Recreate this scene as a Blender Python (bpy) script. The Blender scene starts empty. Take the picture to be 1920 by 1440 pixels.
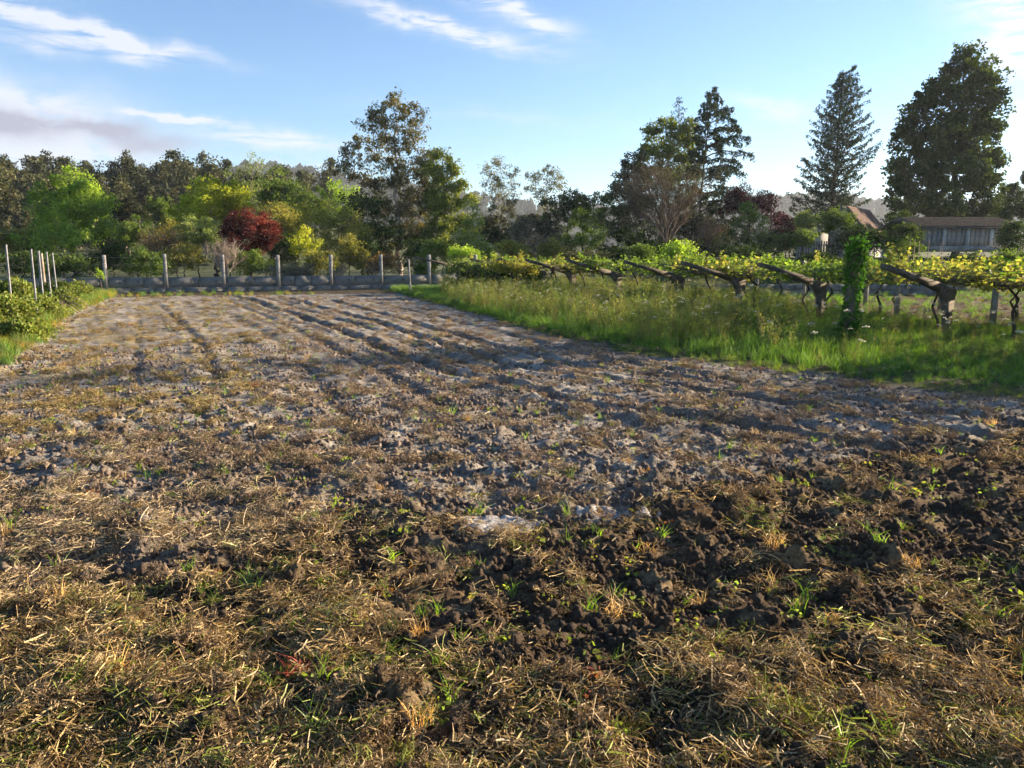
import bpy, math, random
import numpy as np
from mathutils import Vector
R = math.radians
rng = np.random.default_rng(7)
C = bpy.context.scene.collection
S = bpy.context.scene

# ------------------------------------------------------------------ camera, sky, sun, exposure
FPX, CX, CY, HZ, CAMH = 1450.0, 960.0, 720.0, 474.0, 1.9
TH = math.atan((CY - HZ) / FPX)
cam = bpy.data.cameras.new('camera'); cam.sensor_width = 36.0; cam.lens = 36.0 * FPX / 1920.0
cam.clip_start = 0.05; cam.clip_end = 6000
camo = bpy.data.objects.new('camera', cam); C.objects.link(camo)
camo.location = (0, 0, CAMH); camo.rotation_euler = (math.pi / 2 - TH, 0, 0)
S.camera = camo
SUN_AZ, SUN_EL = 68.0, 15.0           # degrees right of the view direction (+Y), above the horizon
SKY_STRENGTH, SUN_STRENGTH, EXPOSURE = 0.058, 5.0, 1.97
S.view_settings.view_transform = 'Standard'; S.view_settings.look = 'None'
S.view_settings.exposure = EXPOSURE; S.view_settings.gamma = 1.0; S.view_settings.use_curve_mapping = False
S.cycles.max_bounces = 8; S.cycles.diffuse_bounces = 3; S.cycles.transmission_bounces = 4
S.cycles.transparent_max_bounces = 8; S.cycles.volume_bounces = 0
S.cycles.use_denoising = True; S.cycles.use_adaptive_sampling = True; S.cycles.adaptive_threshold = .03

def ray(px, py):
    u = (px - CX) / FPX; v = (CY - py) / FPX
    return np.array([u, math.cos(TH) + v * math.sin(TH), -math.sin(TH) + v * math.cos(TH)])
def at(px, py, Y):
    d = ray(px, py); k = Y / d[1]
    return np.array([d[0] * k, Y, CAMH + d[2] * k])
def gp(px, py, z=0.0):
    d = ray(px, py); k = (z - CAMH) / d[2]
    return np.array([d[0] * k, d[1] * k, z])
def proj(x, y, z=0.0):
    f = y * math.cos(TH) - (z - CAMH) * math.sin(TH)
    up = y * math.sin(TH) + (z - CAMH) * math.cos(TH)
    return CX + FPX * x / f, CY - FPX * up / f

# --- world: Nishita sky plus thin clouds
W = bpy.data.worlds.new('World'); S.world = W; W.use_nodes = True
wt = W.node_tree; wt.nodes.clear()
def wn(t, **k):
    n = wt.nodes.new(t)
    for a, b in k.items(): setattr(n, a, b)
    return n
def wm(op, a, b=None, c=None, clamp=False):
    n = wn('ShaderNodeMath', operation=op); n.use_clamp = clamp
    for i, v in enumerate((a, b, c)):
        if v is None: continue
        if isinstance(v, (int, float)): n.inputs[i].default_value = v
        else: wt.links.new(v, n.inputs[i])
    return n.outputs[0]
sky = wn('ShaderNodeTexSky', sky_type='NISHITA'); sky.sun_disc = False
sky.sun_elevation = R(SUN_EL); sky.sun_rotation = R(SUN_AZ)
sky.air_density = 1.0; sky.dust_density = 0.05; sky.ozone_density = 3.0; sky.altitude = 60
bgs = wn('ShaderNodeBackground'); bgs.inputs[1].default_value = SKY_STRENGTH
skt = wn('ShaderNodeMix', data_type='RGBA', blend_type='MULTIPLY'); skt.inputs[0].default_value = 1.0; skt.inputs[7].default_value = (.84, .95, 1.06, 1)
wt.links.new(sky.outputs[0], skt.inputs[6]); wt.links.new(skt.outputs[2], bgs.inputs[0])
tc = wn('ShaderNodeTexCoord'); sx = wn('ShaderNodeSeparateXYZ'); wt.links.new(tc.outputs['Generated'], sx.inputs[0])
AZ = wm('MULTIPLY', wm('ARCTAN2', sx.outputs[0], sx.outputs[1]), 180 / math.pi)
EL = wm('MULTIPLY', wm('ARCSINE', sx.outputs[2]), 180 / math.pi)
def azel(px, py):
    d = ray(px, py); d = d / np.linalg.norm(d)
    return math.degrees(math.atan2(d[0], d[1])), math.degrees(math.asin(d[2]))
cmb = wn('ShaderNodeCombineXYZ'); wt.links.new(AZ, cmb.inputs[0]); wt.links.new(EL, cmb.inputs[1])
def wnoise(sc, sxy, rot=0.0, detail=6, rough=0.6, dist=0.0):
    mp = wn('ShaderNodeMapping'); mp.vector_type = 'POINT'
    mp.inputs['Rotation'].default_value = (0, 0, R(rot)); mp.inputs['Scale'].default_value = (sxy[0], sxy[1], 1)
    wt.links.new(cmb.outputs[0], mp.inputs[0])
    n = wn('ShaderNodeTexNoise'); n.inputs['Scale'].default_value = sc; n.inputs['Detail'].default_value = detail
    n.inputs['Roughness'].default_value = rough; n.inputs['Distortion'].default_value = dist
    wt.links.new(mp.outputs[0], n.inputs[0]); return n.outputs[0]
n_streak = wnoise(1.0, (0.22, 1.5), 14, 8, 0.66, 0.6)      # wind-drawn fibres
n_puff = wnoise(0.6, (0.55, 1.5), 4, 8, 0.62, 0.3)
n_warp = wnoise(0.35, (1.0, 1.0), 0, 3, 0.5)
ELW = wm('ADD', EL, wm('MULTIPLY', wm('SUBTRACT', n_warp, 0.5), 2.2))
def blob(p0, p1, wid, soft=1.0):
    (a0, e0), (a1, e1) = azel(*p0), azel(*p1)
    L = math.hypot(a1 - a0, e1 - e0); ux, uy = (a1 - a0) / L, (e1 - e0) / L
    da = wm('SUBTRACT', AZ, (a0 + a1) / 2); de = wm('SUBTRACT', ELW, (e0 + e1) / 2)
    s = wm('ADD', wm('MULTIPLY', da, ux), wm('MULTIPLY', de, uy))
    t = wm('SUBTRACT', wm('MULTIPLY', de, ux), wm('MULTIPLY', da, uy))
    q = wm('ADD', wm('POWER', wm('ABSOLUTE', wm('DIVIDE', s, L / 2)), 2.0), wm('POWER', wm('ABSOLUTE', wm('DIVIDE', t, wid)), 2.0))
    return wm('MULTIPLY', wm('EXPONENT', wm('MULTIPLY', q, -1.1)), soft)
def addall(ls):
    r = ls[0]
    for l in ls[1:]: r = wm('ADD', r, l)
    return r
cir = addall([blob((-60, 5), (350, 98), 0.50, 1.9), blob((-40, 62), (300, 108), 0.6, .9), blob((660, 5), (1000, 95), .6, 1.3),
              blob((880, -10), (1070, 62), .7, 1.3), blob((230, 212), (420, 230), .26, 2.2), blob((380, 248), (640, 275), .6, 1.1),
              blob((1370, 190), (1530, 222), .55, .62), blob((1800, -30), (2020, 60), 2.0, 1.1), blob((1830, 90), (1980, 120), 1.1, 1.2),
              blob((1890, 200), (2050, 215), .9, 1.0), blob((480, 310), (640, 325), .8, .5), blob((-300, -150), (100, -60), 2, .8),
              blob((700, 190), (1150, 235), .5, .22), blob((2100, 120), (2500, 60), 3, .8), blob((-900, 100), (-300, 40), 3, .8)])
cirm = wm('MULTIPLY', cir, wm('MULTIPLY_ADD', n_streak, 5.0, -1.75, True), clamp=True)
whi = addall([blob((-260, 200), (190, 215), 1.9, 1.5), blob((-200, 275), (330, 285), 1.3, 1.0), blob((-700, 260), (-200, 220), 3, 1.2)])
whm = wm('MULTIPLY', whi, wm('MULTIPLY_ADD', n_puff, 3.6, -0.85, True), clamp=True)
gry = addall([blob((-120, 238), (130, 238), .85, 1.6), blob((130, 240), (270, 245), .55, 1.35), blob((190, 268), (370, 272), .5, .85), blob((-500, 250), (-150, 246), 1, 1.2)])
grm = wm('MULTIPLY', gry, wm('MULTIPLY_ADD', n_puff, 5.5, -1.6, True), clamp=True)
bgw = wn('ShaderNodeBackground'); bgw.inputs[0].default_value = (0.86, 0.90, 1.0, 1); bgw.inputs[1].default_value = 0.27
bgg = wn('ShaderNodeBackground'); bgg.inputs[0].default_value = (0.50, 0.52, 0.66, 1); bgg.inputs[1].default_value = 0.235
m1 = wn('ShaderNodeMixShader'); wt.links.new(wm('MINIMUM', wm('ADD', cirm, whm), .88), m1.inputs[0])
wt.links.new(bgs.outputs[0], m1.inputs[1]); wt.links.new(bgw.outputs[0], m1.inputs[2])
m2 = wn('ShaderNodeMixShader'); wt.links.new(wm('MULTIPLY', grm, .92), m2.inputs[0])
wt.links.new(m1.outputs[0], m2.inputs[1]); wt.links.new(bgg.outputs[0], m2.inputs[2])
wo = wn('ShaderNodeOutputWorld'); wt.links.new(m2.outputs[0], wo.inputs[0])

sun = bpy.data.lights.new('sun', 'SUN'); sun.energy = SUN_STRENGTH; sun.angle = R(0.5); sun.color = (1.0, 0.81, 0.58)
suno = bpy.data.objects.new('sun', sun); C.objects.link(suno)
sd = Vector((math.sin(R(SUN_AZ)) * math.cos(R(SUN_EL)), math.cos(R(SUN_AZ)) * math.cos(R(SUN_EL)), math.sin(R(SUN_EL))))
suno.rotation_euler = (-sd).to_track_quat('-Z', 'Y').to_euler(); suno.location = sd * 40

# ------------------------------------------------------------------ helpers
def hsh(ix, iy, s):
    h = (ix.astype(np.int64) * 374761393 + iy.astype(np.int64) * 668265263 + s * 1274126177) & 0xffffffff
    h = ((h ^ (h >> 13)) * 1274126177) & 0xffffffff
    h = ((h ^ (h >> 16)) * 2246822519) & 0xffffffff
    return ((h ^ (h >> 15)) & 0xffffff) / float(0x1000000)
def perlin(x, y, s=0):
    x = np.asarray(x, float); y = np.asarray(y, float)
    x0 = np.floor(x); y0 = np.floor(y); fx = x - x0; fy = y - y0
    u = fx * fx * fx * (fx * (fx * 6 - 15) + 10); v = fy * fy * fy * (fy * (fy * 6 - 15) + 10)
    def g(dx, dy):
        a = hsh(x0 + dx, y0 + dy, s) * 2 * math.pi
        return np.cos(a) * (fx - dx) + np.sin(a) * (fy - dy)
    return ((g(0, 0) * (1 - u) + g(1, 0) * u) * (1 - v) + (g(0, 1) * (1 - u) + g(1, 1) * u) * v) * 1.5
def fbm(x, y, s=0, o=4, lac=2.03, g=.5):
    r = 0; a = 1.0; t = 0
    for i in range(o):
        r = r + a * perlin(x, y, s + i * 17); t += a; a *= g; x = x * lac + 3.1; y = y * lac + 1.7
    return r / t
def sst(a, b, x):
    t = np.clip((x - a) / (b - a), 0, 1); return t * t * (3 - 2 * t)

class Buf:
    def __init__(s): s.v = []; s.f = {3: [], 4: []}; s.n = 0
    def add(s, V, F):
        V = np.asarray(V, float).reshape(-1, 3); F = np.asarray(F, np.int64)
        if len(F): s.f[F.shape[1]].append(F + s.n)
        s.v.append(V); s.n += len(V)
    def poly(s, V, F):
        for f in F: s.f.setdefault(len(f), []).append(np.array([f]) + s.n)
        V = np.asarray(V, float).reshape(-1, 3); s.v.append(V); s.n += len(V)
    def box(s, c, d, rot=0.0, jit=0.0):
        c = np.asarray(c, float); h = np.asarray(d, float) / 2
        V = np.array([[i, j, k] for k in (-1, 1) for j in (-1, 1) for i in (-1, 1)], float) * h
        if jit: V += rng.uniform(-jit, jit, V.shape)
        ca, sa = math.cos(rot), math.sin(rot)
        V = np.stack([V[:, 0] * ca - V[:, 1] * sa, V[:, 0] * sa + V[:, 1] * ca, V[:, 2]], 1) + c
        s.add(V, [[0, 2, 3, 1], [4, 5, 7, 6], [0, 1, 5, 4], [1, 3, 7, 5], [3, 2, 6, 7], [2, 0, 4, 6]])
    def tube(s, P, rad, k=5, cap=True):
        P = np.asarray(P, float); n = len(P); rad = np.broadcast_to(np.asarray(rad, float), (n,))
        T = np.gradient(P, axis=0); T /= np.linalg.norm(T, axis=1)[:, None] + 1e-9
        ref = np.where(np.abs(T[:, 2:3]) > .9, np.array([[1., 0, 0]]), np.array([[0, 0, 1.]]))
        A = np.cross(T, ref); A /= np.linalg.norm(A, axis=1)[:, None] + 1e-9; B = np.cross(T, A)
        an = np.arange(k) * 2 * math.pi / k
        V = P[:, None] + rad[:, None, None] * (np.cos(an)[None, :, None] * A[:, None] + np.sin(an)[None, :, None] * B[:, None])
        i = np.arange(n - 1)[:, None]; j = np.arange(k)[None]; j2 = (j + 1) % k
        F = np.stack([i * k + j, i * k + j2, (i + 1) * k + j2, (i + 1) * k + j], -1).reshape(-1, 4)
        s.add(V.reshape(-1, 3), F)
        if cap and k > 3:
            s.poly(V[0][::-1], [tuple(range(k))]); s.poly(V[-1], [tuple(range(k))])
    def mesh(s, name, mat, smooth=False, cols=None):
        me = bpy.data.meshes.new(name)
        V = np.concatenate(s.v) if s.v else np.zeros((0, 3))
        me.vertices.add(len(V)); me.vertices.foreach_set('co', V.astype(np.float32).ravel())
        li = []; st = []; tot = 0
        for k in sorted(s.f):
            if not s.f[k]: continue
            F = np.concatenate(s.f[k]); li.append(F.ravel()); st.append(tot + np.arange(len(F)) * k); tot += F.size
        li = np.concatenate(li).astype(np.int32); st = np.concatenate(st).astype(np.int32)
        me.loops.add(len(li)); me.loops.foreach_set('vertex_index', li)
        me.polygons.add(len(st)); me.polygons.foreach_set('loop_start', st)
        if smooth: me.polygons.foreach_set('use_smooth', np.ones(len(st), bool))
        if cols is not None:
            for nm, c in cols.items():
                a = me.attributes.new(nm, 'FLOAT_COLOR', 'POINT'); c4 = np.ones((len(V), 4), np.float32); c4[:, :3] = c
                a.data.foreach_set('color', c4.ravel())
        me.update(calc_edges=True)
        for m in (mat if isinstance(mat, (list, tuple)) else [mat]): me.materials.append(m)
        return me
    def obj(s, name, mat, parent=None, smooth=False, cols=None, loc=None):
        if loc is not None: s.v = [v - np.asarray(loc, float) for v in s.v]
        o = bpy.data.objects.new(name, s.mesh(name, mat, smooth, cols)); C.objects.link(o)
        if parent is not None:
            o.parent = parent
        elif loc is not None: o.location = loc
        return o
def tag(o, label=None, cat=None, group=None, kind=None):
    if label: o['label'] = label
    if cat: o['category'] = cat
    if group: o['group'] = group
    if kind: o['kind'] = kind
    return o
def thing(name, loc, label, cat, group=None, rz=0.0):
    o = bpy.data.objects.new(name, None); C.objects.link(o); o.empty_display_size = .2
    o.location = tuple(float(a) for a in loc); o.rotation_euler = (0, 0, rz)
    return tag(o, label, cat, group)
def copy_tree(root, loc, rz=0.0, sc=1.0, label=None, group=None):
    r = root.copy(); C.objects.link(r); r.location = tuple(float(a) for a in loc); r.rotation_euler = (0, 0, rz)
    r.scale = (sc, sc, sc) if not isinstance(sc, tuple) else sc
    if label: r['label'] = label
    if group: r['group'] = group
    for ch in list(root.children):
        c = ch.copy(); C.objects.link(c); c.parent = r
    return r

# ------------------------------------------------------------------ materials
def newmat(name):
    m = bpy.data.materials.new(name); m.use_nodes = True; nt = m.node_tree; nt.nodes.clear()
    out = nt.nodes.new('ShaderNodeOutputMaterial'); return m, nt, out
def ramp_noise(nt, scale, c1, c2, detail=4, lo=.35, hi=.65, vec=None):
    n = nt.nodes.new('ShaderNodeTexNoise'); n.inputs['Scale'].default_value = scale; n.inputs['Detail'].default_value = detail
    if vec is None:
        t = nt.nodes.new('ShaderNodeTexCoord'); nt.links.new(t.outputs['Object'], n.inputs['Vector'])
    else: nt.links.new(vec, n.inputs['Vector'])
    r = nt.nodes.new('ShaderNodeValToRGB'); r.color_ramp.elements[0].position = lo; r.color_ramp.elements[1].position = hi
    r.color_ramp.elements[0].color = (*c1, 1); r.color_ramp.elements[1].color = (*c2, 1)
    nt.links.new(n.outputs[0], r.inputs[0]); return r.outputs[0]
def mixc(nt, f, a, b, mode='MIX'):
    m = nt.nodes.new('ShaderNodeMix'); m.data_type = 'RGBA'; m.blend_type = mode
    for i, v in ((0, f), (6, a), (7, b)):
        if isinstance(v, (int, float)): m.inputs[i].default_value = v
        elif isinstance(v, tuple): m.inputs[i].default_value = (*v, 1)
        else: nt.links.new(v, m.inputs[i])
    return m.outputs[2]
def solid(name, c1, c2, scale=3.0, rough=.9, bump=.0, bscale=20.0, c3=None, metal=0.0):
    m, nt, out = newmat(name)
    b = nt.nodes.new('ShaderNodeBsdfPrincipled'); b.inputs['Roughness'].default_value = rough; b.inputs['Metallic'].default_value = metal
    b.inputs['Specular IOR Level'].default_value = .25
    c = ramp_noise(nt, scale, c1, c2)
    if c3 is not None:
        n = ramp_noise(nt, scale * 3.7, (0, 0, 0), (1, 1, 1), 5, .52, .68); c = mixc(nt, n, c, c3)
    nt.links.new(c, b.inputs['Base Color'])
    if bump:
        n = nt.nodes.new('ShaderNodeTexNoise'); n.inputs['Scale'].default_value = bscale; n.inputs['Detail'].default_value = 6
        t = nt.nodes.new('ShaderNodeTexCoord'); nt.links.new(t.outputs['Object'], n.inputs['Vector'])
        bp = nt.nodes.new('ShaderNodeBump'); bp.inputs['Strength'].default_value = 1; bp.inputs['Distance'].default_value = bump
        nt.links.new(n.outputs[0], bp.inputs['Height']); nt.links.new(bp.outputs[0], b.inputs['Normal'])
    nt.links.new(b.outputs[0], out.inputs[0]); return m
def leafmat(name, c1, c2, trans=.4, scale=.8, tint=False, gloss=.012, c3=None, tcol=None):
    """thin plant matter: diffuse + light coming through + a little sheen; the colour varies by clump and by leaf"""
    m, nt, out = newmat(name)
    g = nt.nodes.new('ShaderNodeNewGeometry')
    c = ramp_noise(nt, scale, c1, c2, 3, .36, .64, vec=g.outputs['Position'])
    c = mixc(nt, ramp_noise(nt, scale * 9, (0, 0, 0), (.8, .8, .8), 2, .45, .62, vec=g.outputs['Position']), c, c3 if c3 else tuple(v * .7 for v in c1))
    if tint:
        a = nt.nodes.new('ShaderNodeAttribute'); a.attribute_type = 'INSTANCER'; a.attribute_name = 'tint'
        c = mixc(nt, 1.0, c, a.outputs['Color'], 'MULTIPLY')
    if not tint: c = mixc(nt, 1.0, c, ramp_noise(nt, scale * .45, (.66, .70, .72), (1.3, 1.26, 1.1), 2, .38, .62, vec=g.outputs['Position']), 'MULTIPLY')
    rp = nt.nodes.new('ShaderNodeMapRange'); rp.inputs[3].default_value = .72; rp.inputs[4].default_value = 1.25
    nt.links.new(g.outputs['Random Per Island'], rp.inputs[0])
    sc = nt.nodes.new('ShaderNodeVectorMath'); sc.operation = 'SCALE'; nt.links.new(c, sc.inputs[0]); nt.links.new(rp.outputs[0], sc.inputs['Scale'])
    d = nt.nodes.new('ShaderNodeBsdfDiffuse'); t = nt.nodes.new('ShaderNodeBsdfTranslucent'); mx = nt.nodes.new('ShaderNodeMixShader')
    mx.inputs[0].default_value = trans; nt.links.new(sc.outputs[0], d.inputs[0])
    t2 = mixc(nt, 1.0, sc.outputs[0], tcol if tcol else (1.25, 1.3, .6), 'MULTIPLY'); nt.links.new(t2, t.inputs[0])
    nt.links.new(d.outputs[0], mx.inputs[1]); nt.links.new(t.outputs[0], mx.inputs[2])
    gl = nt.nodes.new('ShaderNodeBsdfGlossy'); gl.inputs['Roughness'].default_value = .55; gl.inputs[0].default_value = (.6, .6, .6, 1)
    m2 = nt.nodes.new('ShaderNodeMixShader'); m2.inputs[0].default_value = gloss
    nt.links.new(mx.outputs[0], m2.inputs[1]); nt.links.new(gl.outputs[0], m2.inputs[2]); nt.links.new(m2.outputs[0], out.inputs[0])
    return m
bark = solid('bark', (.07, .055, .045), (.16, .13, .10), 2.0, .95, .02, 8)
bark_pale = solid('pale_bark', (.20, .15, .11), (.42, .34, .27), 1.2, .9, .02, 6)
bark_twig = solid('twig_bark', (.085, .062, .045), (.18, .135, .10), 1.0, .95)
bark_dark = solid('dark_bark', (.03, .025, .02), (.08, .06, .05), 2.0, .95, .02, 8)
concrete = solid('weathered_concrete', (.17, .16, .15), (.34, .33, .31), 2.2, .95, .006, 30, (.10, .095, .085))
concrete_warm = solid('old_concrete', (.070, .058, .045), (.14, .118, .094), 3.0, .95, .006, 40, (.06, .05, .04))
block = solid('stained_concrete_block', (.12, .12, .115), (.24, .235, .225), 1.6, .95, .002, 30, (.08, .08, .07))
steel = solid('galvanised_steel', (.15, .15, .155), (.26, .26, .27), 9, .6, 0, 20, None, .25)
wire_m = solid('wire', (.10, .09, .08), (.2, .18, .16), 6, .6, 0, 20, None, .5)

# ------------------------------------------------------------------ terrain heights
EDGE = np.array([(700, 546), (745, 549), (800, 566), (900, 592), (1000, 622), (1150, 654), (1300, 679), (1450, 697), (1600, 717), (1750, 733), (1920, 752), (2300, 800), (3200, 900)], float)
LIM = np.array([(-900, 1400), (-300, 1190), (0, 1140), (300, 1115), (450, 1050), (620, 955), (800, 985), (930, 1010), (1050, 1000), (1200, 955), (1500, 880), (1700, 845), (1920, 800), (2600, 760)], float)
LFT = np.array([(-400, 740), (-100, 712), (0, 695), (50, 665), (95, 620), (150, 582), (190, 570), (212, 558), (225, 548)], float)
def masks(x, y):
    px, py = proj(x, y)
    e = np.interp(px, EDGE[:, 0], EDGE[:, 1], left=540)
    w = perlin(x * .9, y * .9, 5) * .6 + perlin(x * 3.3, y * 3.3, 9) * .35
    Yg = gpY(e); green = sst(-.25, .25, y - Yg + w) * (px > 720)
    lx = np.interp(px, LFT[:, 0], LFT[:, 1], right=540); left = sst(-.3, .3, y - gpY(lx) + w) * (px < 225)
    ly = np.interp(px, LIM[:, 0], LIM[:, 1]); lime = sst(-.35, .6, y - gpY(ly) + w)
    far = sst(33.3, 34.3, y - np.clip(x + 17, 0, 30) * .30 + w)
    return px, py, green, left, lime, far
def gpY(py):
    d1 = math.cos(TH) + (CY - py) / FPX * math.sin(TH); d2 = -math.sin(TH) + (CY - py) / FPX * math.cos(TH)
    return np.where(d2 < -1e-3, -CAMH * d1 / np.minimum(d2, -1e-3), 400.)
def pl(pts): return np.array([gp(*p)[:2] for p in pts])
TRACKS = [(pl([(440, 556), (470, 563), (640, 620), (760, 672), (870, 706), (980, 727), (1090, 760), (1340, 792), (1700, 850)]), .105, .13),
          (pl([(540, 560), (700, 603), (860, 655), (960, 685), (1060, 700), (1240, 722), (1500, 760), (1900, 830)]), .09, .12),
          (pl([(620, 563), (760, 600), (930, 650), (1100, 690), (1300, 710), (1550, 742), (1920, 800)]), .075, .12),
          (pl([(380, 565), (520, 640), (600, 720), (660, 800), (640, 860)]), .035, .16),
          (pl([(420, 560), (560, 622), (720, 700), (850, 775)]), .045, .11), (pl([(300, 572), (372, 640), (410, 715)]), .04, .10),
          (pl([(700, 566), (900, 612), (1150, 676), (1500, 732), (1900, 790)]), .05, .11), (pl([(500, 560), (660, 606), (860, 676), (1060, 735), (1300, 765), (1800, 850)]), .045, .11),
          (pl([(258, 575), (256, 650), (250, 720)]), .022, .09)]
def tdist(x, y, P):
    d = np.full(np.shape(x), 99.)
    for a, b in zip(P[:-1], P[1:]):
        ab = b - a; t = np.clip(((x - a[0]) * ab[0] + (y - a[1]) * ab[1]) / (ab @ ab), 0, 1)
        d = np.minimum(d, np.hypot(x - a[0] - t * ab[0], y - a[1] - t * ab[1]))
    return d
def field_h(x, y, fine=True):
    x = np.asarray(x, float); y = np.asarray(y, float)
    px, py, green, left, lime, far = masks(x, y)
    wx = x + .12 * perlin(x * 2.1, y * 2.1, 91); wy = y + .12 * perlin(x * 2.1, y * 2.1, 92)
    rough = .46 + .56 * (1 - sst(4.0, 11, y)) + .30 * fbm(x * .35, y * .35, 33, 2)
    z = .05 * fbm(x * .33, y * .33, 1, 3) * sst(3, 9, y)
    b1 = np.abs(perlin(wx * 1.9, wy * 1.9, 2)); b2 = np.abs(perlin(wx * 4.6, wy * 4.6, 3)); b3 = np.abs(perlin(wx * 10.5, wy * 10.5, 4))
    md = sst(6, 13, y); c = (.085 - .03 * md) * b1 + (.085 - .02 * md) * b2 * (.4 + b1) + (.052 + .012 * md) * b3 * (.4 + b2 * 1.4)
    if fine:
        b4 = np.abs(perlin(wx * 24, wy * 24, 6)); c = c + .019 * b4 * (.4 + b3 * 2) + .006 * np.abs(perlin(x * 55, y * 55, 7))
    c = c + .045 * perlin(x * 1.1, y * 1.1, 8)
    # harrow lines running towards the far wall
    u = x * .88 + y * .48; v = -x * .48 + y * .88
    hl = np.abs(perlin(u * 1.9, v * .22, 11)); c = c + .075 * hl * sst(5, 9, y)
    tr = 0; c = c + .030 * sst(9, 14, y) * (np.abs(perlin(x * 4.2, y * 3.1, 15)) + np.abs(perlin(x * 8.5, y * 6.5, 16)) - .3)
    for P, dep, wd in TRACKS:
        d = tdist(x, y, P) + .05 * perlin(x * 1.1, y * 1.1, 12) + .03 * perlin(x * 6, y * 6, 13)
        tr = tr - dep * (.75 + .25 * sst(20, 9, y)) * np.exp(-(d / wd) ** 2) + dep * .35 * np.exp(-((d - wd * 2.1) / (wd * .8)) ** 2)
    amp = .92 * rough * (1 - .8 * green) * (1 - .6 * left) * (1 - .6 * far)
    gl_ = np.exp(-(((px - 930) / 110) ** 2 + ((py - 985) / 28) ** 2)); amp = amp * (1 - .75 * gl_)
    z = z + c * amp + tr * (1 - green) + green * (.05 + .05 * fbm(x, y, 14, 2)) + left * .1
    return z - .03
def terr(x, y):
    x = np.asarray(x, float); y = np.asarray(y, float)
    t = 7.0 * sst(70, 170, y) * sst(5, -45, x)
    t = t + 1.6 * sst(38, 46, y) * sst(6, 14, x) + 3 * sst(120, 300, y)
    return t

# ------------------------------------------------------------------ ground meshes
ym = [.5]
while ym[-1] < 47:
    y = ym[-1]; ym.append(y + min(max(.008, y * .0040), .085))
ym = np.array(ym); NT = 490
tt = np.sign(np.linspace(-1, 1, NT)) * (.8 * np.abs(np.linspace(-1, 1, NT)) + .2 * np.abs(np.linspace(-1, 1, NT)) ** 3)
gx = (ym[:, None] * .86 + 2.6) * tt[None]; gy = np.repeat(ym[:, None], NT, 1)
gx = gx + 0.0; X = gx.ravel(); Y = gy.ravel()
Z = field_h(X, Y); Z = Z + terr(X, Y)
i = np.arange(len(ym) - 1)[:, None] * NT; j = np.arange(NT - 1)[None]
F = np.stack([i + j, i + j + 1, i + j + 1 + NT, i + j + NT], -1).reshape(-1, 4)
px, py, green, left, lime, far = masks(X, Y)
def lerp3(a, b, t): return a * (1 - t)[:, None] + np.asarray(b)[None] * t[:, None] if np.ndim(b) == 1 else a * (1 - t)[:, None] + b * t[:, None]
soil = np.tile(np.array([.070, .046, .030]), (len(X), 1)) * (1 + .35 * fbm(X * 2.3, Y * 2.3, 40, 3))[:, None]
tan = np.array([.27, .20, .115]); limec = np.array([.395, .375, .34])
patch = sst(-.3, .22, fbm(X * .55, Y * .4, 41, 4)); fleck = sst(-.18, .25, fbm(X * 3.2, Y * 3.2, 42, 5))
lowdust = sst(.0, .35, fbm(X * 1.6, Y * 1.6, 45, 3) + .12)
col = lerp3(soil, tan, np.clip(.34 * fleck * (1 - lime) + .26 * fleck, 0, .6))
trk = np.zeros(len(X))
for P, dep, wd in TRACKS: trk = np.maximum(trk, np.exp(-(tdist(X, Y, P) / (wd * 1.1)) ** 2) * min(1, dep * 10))
la = lime * np.clip(.24 + .44 * patch * (.35 + .65 * fleck) + .28 * lowdust * (.4 + .6 * fleck), 0, .8) * (1 - .75 * trk) * (1 - green) * (1 - left * .8) * (1 - far * .8)
la = la * (.55 + .45 * sst(4, 8, Y))
col = lerp3(col, limec, la)
ystrip = sst(.05, .3, fbm(X * .5 + 4, Y * .8, 47, 3)) * (px < 420) * sst(8, 11, Y) * .45
col = lerp3(col, np.array([.26, .21, .09]), ystrip * (1 - green))
grassy = np.clip(green + left, 0, 1)
col = lerp3(col, np.array([.055, .075, .022]), grassy * .85)
uu = (X - gp(1772, 630)[0]) * .9 + (Y - gp(1772, 630)[1]) * .436; tilled2 = sst(2.6, 3.4, uu) * sst(35, 33, Y) * (X > 5)
col = lerp3(col, np.array([.085, .06, .04]), tilled2 * .9)
col = lerp3(col, np.array([.045, .042, .025]), far * (1 - grassy) * .7)
gm, nt, out = newmat('tilled_soil')
b = nt.nodes.new('ShaderNodeBsdfPrincipled'); b.inputs['Roughness'].default_value = 1; b.inputs['Specular IOR Level'].default_value = .1
a = nt.nodes.new('ShaderNodeAttribute'); a.attribute_name = 'col'
geo = nt.nodes.new('ShaderNodeNewGeometry')
v = ramp_noise(nt, 45, (.55, .55, .55), (1.45, 1.42, 1.35), 5, .3, .7, vec=geo.outputs['Position'])
c = mixc(nt, 1.0, a.outputs['Color'], v, 'MULTIPLY')
nt.links.new(c, b.inputs['Base Color'])
n1 = nt.nodes.new('ShaderNodeTexNoise'); n1.inputs['Scale'].default_value = 38; n1.inputs['Detail'].default_value = 8; n1.inputs['Roughness'].default_value = .7
nt.links.new(geo.outputs['Position'], n1.inputs['Vector'])
bp = nt.nodes.new('ShaderNodeBump'); bp.inputs['Distance'].default_value = .03; bp.inputs['Strength'].default_value = 1
nt.links.new(n1.outputs[0], bp.inputs['Height']); nt.links.new(bp.outputs[0], b.inputs['Normal']); nt.links.new(b.outputs[0], out.inputs[0])
B = Buf(); B.add(np.stack([X, Y, Z], 1), F)
fo = B.obj('tilled_field', gm, smooth=True, cols={'col': col}); tag(fo, kind='structure')

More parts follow.
